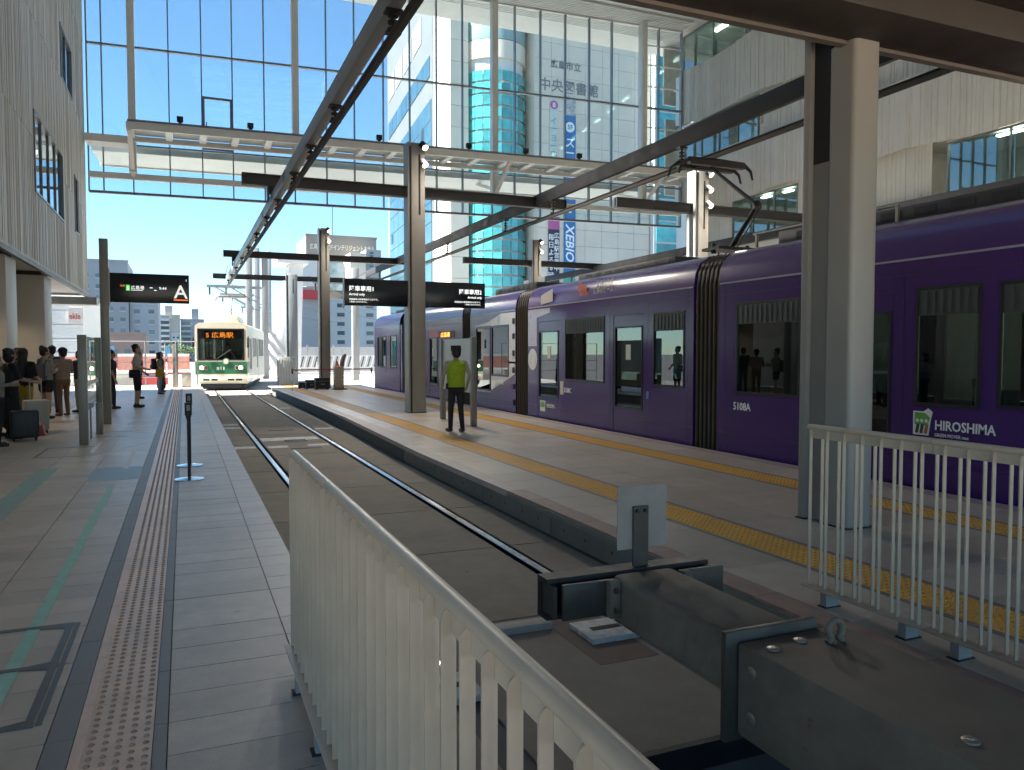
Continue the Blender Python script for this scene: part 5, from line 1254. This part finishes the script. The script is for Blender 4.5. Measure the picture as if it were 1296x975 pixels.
text('library_lettering', '中央図書館', 1.95, (47.3, 101.95, 39.3), FRONT, letter_m, ds, bold=.03)
def banner(name, x0, x1, z0, z1, m_, y=101.9):
    return part(name, MB().box(x0, x1, y - .05, y, z0, z1), m_, ds)
bb = banner('blue_banner', 51.3, 53.2, 12.6, 36.0, M('banner_blue', (.03, .16, .38), .6, var=.05, scale=.5))
banner('banner_picture', 51.3, 53.2, 36.0, 38.8, M('banner_photo', (.42, .42, .42), .6, var=.6, scale=2.5))
part('white_disc', MB().tube([(52.25, 101.84, 34.3), (52.25, 101.80, 34.3)], .75, 20), wtext_m, bb)
text('banner_text', '5F', .9, (52.25, 101.78, 34.0), FRONT, M('banner_blue', (.03, .16, .38), .6), bb, 'CENTER', .02)
text('banner_text', 'ス\nー\nパ\nー\nス', 1.55, (52.25, 101.83, 31.5), FRONT, wtext_m, bb, 'CENTER', .03, space=.95)
text('banner_text', 'オ', 1.6, (52.25, 101.83, 22.0), FRONT, wtext_m, bb, 'CENTER', .03)
text('banner_text', 'XEBIO', 1.9, (51.65, 101.83, 20.3), (R(90), R(90), 0), wtext_m, bb, 'LEFT', .04, shear=.2)
banner('green_banner', 51.3, 53.2, 10.0, 12.5, M('banner_green', (.06, .36, .28), .6))
wbn = banner('white_banner', 49.0, 50.3, 24.0, 38.2, M('banner_white', (.55, .58, .55), .6))
part('pink_disc', MB().tube([(49.65, 101.84, 37.2), (49.65, 101.80, 37.2)], .62, 20), M('disc_pink', (.40, .10, .28), .6), wbn)
text('banner_text', 'B', .9, (49.65, 101.78, 36.87), FRONT, wtext_m, wbn, 'CENTER', .02)
text('banner_text', 'ィ\nー\nョ\nー\nロ\nッ\nク', 1.3, (49.65, 101.83, 34.6), FRONT, M('banner_grey_text', (.20, .26, .24), .6), wbn, 'CENTER', space=.95)
bk = banner('dark_banner', 48.8, 50.6, 9.0, 19.4, M('banner_navy', (.03, .03, .05), .6))
banner('pink_banner', 48.8, 50.6, 19.4, 21.2, M('banner_pink', (.42, .10, .26), .6))
text('banner_text', '毎\n日\nよ\nる\n8\n時', 1.0, (49.25, 101.83, 17.9), FRONT, wtext_m, bk, 'CENTER', .01, space=1.1)
text('banner_text', '広\n島\n駅\n営\n業\n中\nー', .9, (50.15, 101.83, 18.2), FRONT, wtext_m, bk, 'CENTER', .01, space=1.05)
prism('east_wing', [(66.2, 101.0), (76, 101.0), (76, 102.2), (66.2, 102.2)], -7, 53, fac3)
for j in range(14): part('teal_pane', MB().box(66.6, 70.2, 100.9, 100.99, 2 + 3.3 * j, 5 + 3.3 * j), teal, ds)
# ---------------------------------------------------------------- along the viaduct
pylon = M('white_concrete', (.70, .69, .66), .7, var=.05, scale=.5, stain=.08)
t = thing('leaning_pylon', 'white leaning concrete pylon with diagonal ribs beyond the island', 'pylon', (8, 70, -.3))
part('shaft', MB().ext([(8.5, 9.2), (9.6, 9.2), (9.3, -.3), (7.1, -.3), (6.8, 3.2), (7.3, 3.4)], 'y', 69, 72), pylon, t, bevel=.05)
for k in range(3): part('rib', MB().bar((6.5, 68.9, 3.8 - k * 1.0), (8.4, 68.9, 1.0 - k * 1.0), .14, .3), M('rib_grey', (.42, .43, .44), .6), t)
part('cap', MB().box(7.4, 10.0, 68.6, 72.4, 9.2, 9.9), pylon, t)
for i, (x, y, h) in enumerate(((4.3, 58, 9.5), (5.5, 66, 10), (5.4, 58.4, 8.6), (8.2, 84, 12), (10.6, 52, 7.2))):
    t = thing('line_mast', 'white steel mast beyond the hall, ' + ('first behind the cream tram', 'beside the leaning pylon', 'with a short arm near the first mast', 'tallest on the bend', 'past the purple tram')[i], 'mast', (x, y, -.3), 'masts along the viaduct')
    part('shaft', MB().box(x - .22, x + .22, y - .22, y + .22, -.3, h), M('mast_grey', (.28, .29, .30), .5, var=.04), t, bevel=.02)
    part('arm', MB().bar((x - 2.8, y, 6.2), (x - .23, y, 6.2), .14, .2), grey_m, t)
    part('brace', MB().bar((x - 2.2, y, 6.12), (x - .23, y, 5.0), .08, .08), grey_m, t)
    part('insulator', MB().tube([(x - 2.6, y, 6.1), (x - 2.6, y, 5.6)], .06, 8), black_m, t)
t = thing('contact_wire', 'thin contact wires running out along the viaduct', 'wire', (2.2, 42, 5))
for x in (2.1, 9.2):
    pts = [(x + .0065 * s * s, 42 + s, 4.95) for s in range(0, 50, 4)]
    part('wire', MB().tube(pts, .02, 5), black_m, t); part('messenger', MB().tube([(p[0], p[1], p[2] + 1.0) for p in pts], .018, 5), black_m, t)
t = thing('site_hoarding', 'white panel hoarding along the sunny deck behind the island', 'hoarding', (13, 75, -.3))
for k in range(12): part('panel', MB().box(8.3 + k * .82, 8.3 + k * .82 + .79, 75, 75.06, -.3, 2.1), M('hoarding_white', (.45, .45, .44), .6, var=.05, rnd=.06), t)
for k in range(5): part('post', MB().box(8.25 + k * 2.46, 8.33 + k * 2.46, 75.07, 75.17, -.3, 2.3), grey_m, t)
t = thing('striped_barrier', 'low barrier with slanting black and white slats before the hoarding', 'barrier', (12, 66, -.3))
for k in range(34): part('slat', MB().bar((7.2 + k * .28, 66, .35), (7.45 + k * .28, 66, 1.25), .10, .04, up=(0, 1, 0)), (M('slat_dark', (.06, .06, .06), .5), white_m)[k % 2], t)
part('rail', MB().box(7.0, 17, 66.04, 66.1, 1.25, 1.32), white_m, t); part('rail', MB().box(7.0, 17, 66.04, 66.1, .3, .36), white_m, t)
for x in (7.1, 10.5, 13.8, 16.9): part('leg', MB().box(x - .03, x + .03, 66.1, 66.16, -.3, 1.3), grey_m, t)
for i in range(5):
    x = -6.8 + i * 1.45
    t = thing('site_barrier', 'salmon and white mesh site barrier past the platform end', 'barrier', (x, 55, -.31), 'site barriers past the platform end')
    part('panel', MB().box(x, x + 1.3, 55, 55.03, .45, 1.3), M('mesh_salmon', (.55, .25, .20), .7, var=.2, scale=6), t)
    part('white_band', MB().box(x, x + 1.3, 54.97, 54.995, 1.32, 1.5), white_m, t)
    part('red_frame', MB().box(x - .03, x, 54.96, 55.06, -.31, 1.5).box(x + 1.3, x + 1.33, 54.96, 55.06, -.31, 1.5).box(x, x + 1.3, 54.98, 55.04, .15, .3), M('frame_red', (.42, .06, .06), .6), t)
t = thing('concrete_block', 'low grey concrete block before the site barriers', 'block', (-4, 50, -.31))
part('block', MB().ext([(49.5, -.31), (50.3, -.31), (50.15, .5), (49.65, .5)], 'x', -6.5, -2.6), deck_m, t, bevel=.03)
part('stripe', MB().box(-2.5, -.9, 49.7, 50.2, -.31, .12), M('frame_red', (.42, .06, .06), .6), t)
for i, x in enumerate((-5.8, -4.6, -1.2)):
    t = thing('site_flag', 'small blue and white banner on a stick behind the site barriers', 'banner', (x, 58, -.31), 'site banners')
    part('pole', MB().tube([(x, 58, -.31), (x, 58, 2.2)], .03, 6), grey_m, t)
    part('cloth', MB().box(x + .03, x + .3, 57.99, 58.01, 1.3, 2.0), M('flag_blue', (.10, .32, .55), .7, var=.4, scale=3), t)
# street trees beyond the deck
leaf_m = M('foliage', (.06, .105, .035), .8, var=.4, scale=.8)
for i, (x, y, r, z) in enumerate(((-.5, 230, 3.6, 3.0), (3.6, 236, 2.8, 2.2), (13.4, 240, 3.4, 3.2), (7.5, 228, 2.4, 1.4))):
    t = thing('street_tree', 'leafy green street tree below the apartment blocks', 'tree', (x, y, -7), 'street trees below the apartment blocks')
    tr = MB(); tr.tube([(x, y, -7), (x + .1, y, -3), (x, y, z - 1)], [.35, .28, .15], 8)
    for q in range(5):
        a = q * 1.256; tr.tube([(x, y, z - 2.5), (x + math.cos(a) * r * .6, y + math.sin(a) * r * .6, z + .5)], [.12, .04], 6)
    part('trunk', tr, M('bark', (.08, .06, .045), .9), t)
    cr_ = MB(); rg = random.Random(i)
    clumps = [Vector((rg.gauss(0, .5), rg.gauss(0, .5), rg.gauss(0, .4))) * r for _ in range(14)]
    for q in range(900):
        c = rg.choice(clumps) + Vector((rg.gauss(0, 1), rg.gauss(0, 1), rg.gauss(0, 1))) * r * .17
        u = Vector((rg.uniform(-1, 1), rg.uniform(-1, 1), rg.uniform(-1, 1))).normalized(); v = u.orthogonal().normalized(); s = rg.uniform(.12, .28)
        p = Vector((x, y, z)) + c; cr_.add([p - u * s, p + v * s * .6, p + u * s, p - v * s * .6], [(0, 1, 2, 3)])
    part('crown', cr_, leaf_m, t, merge=False)
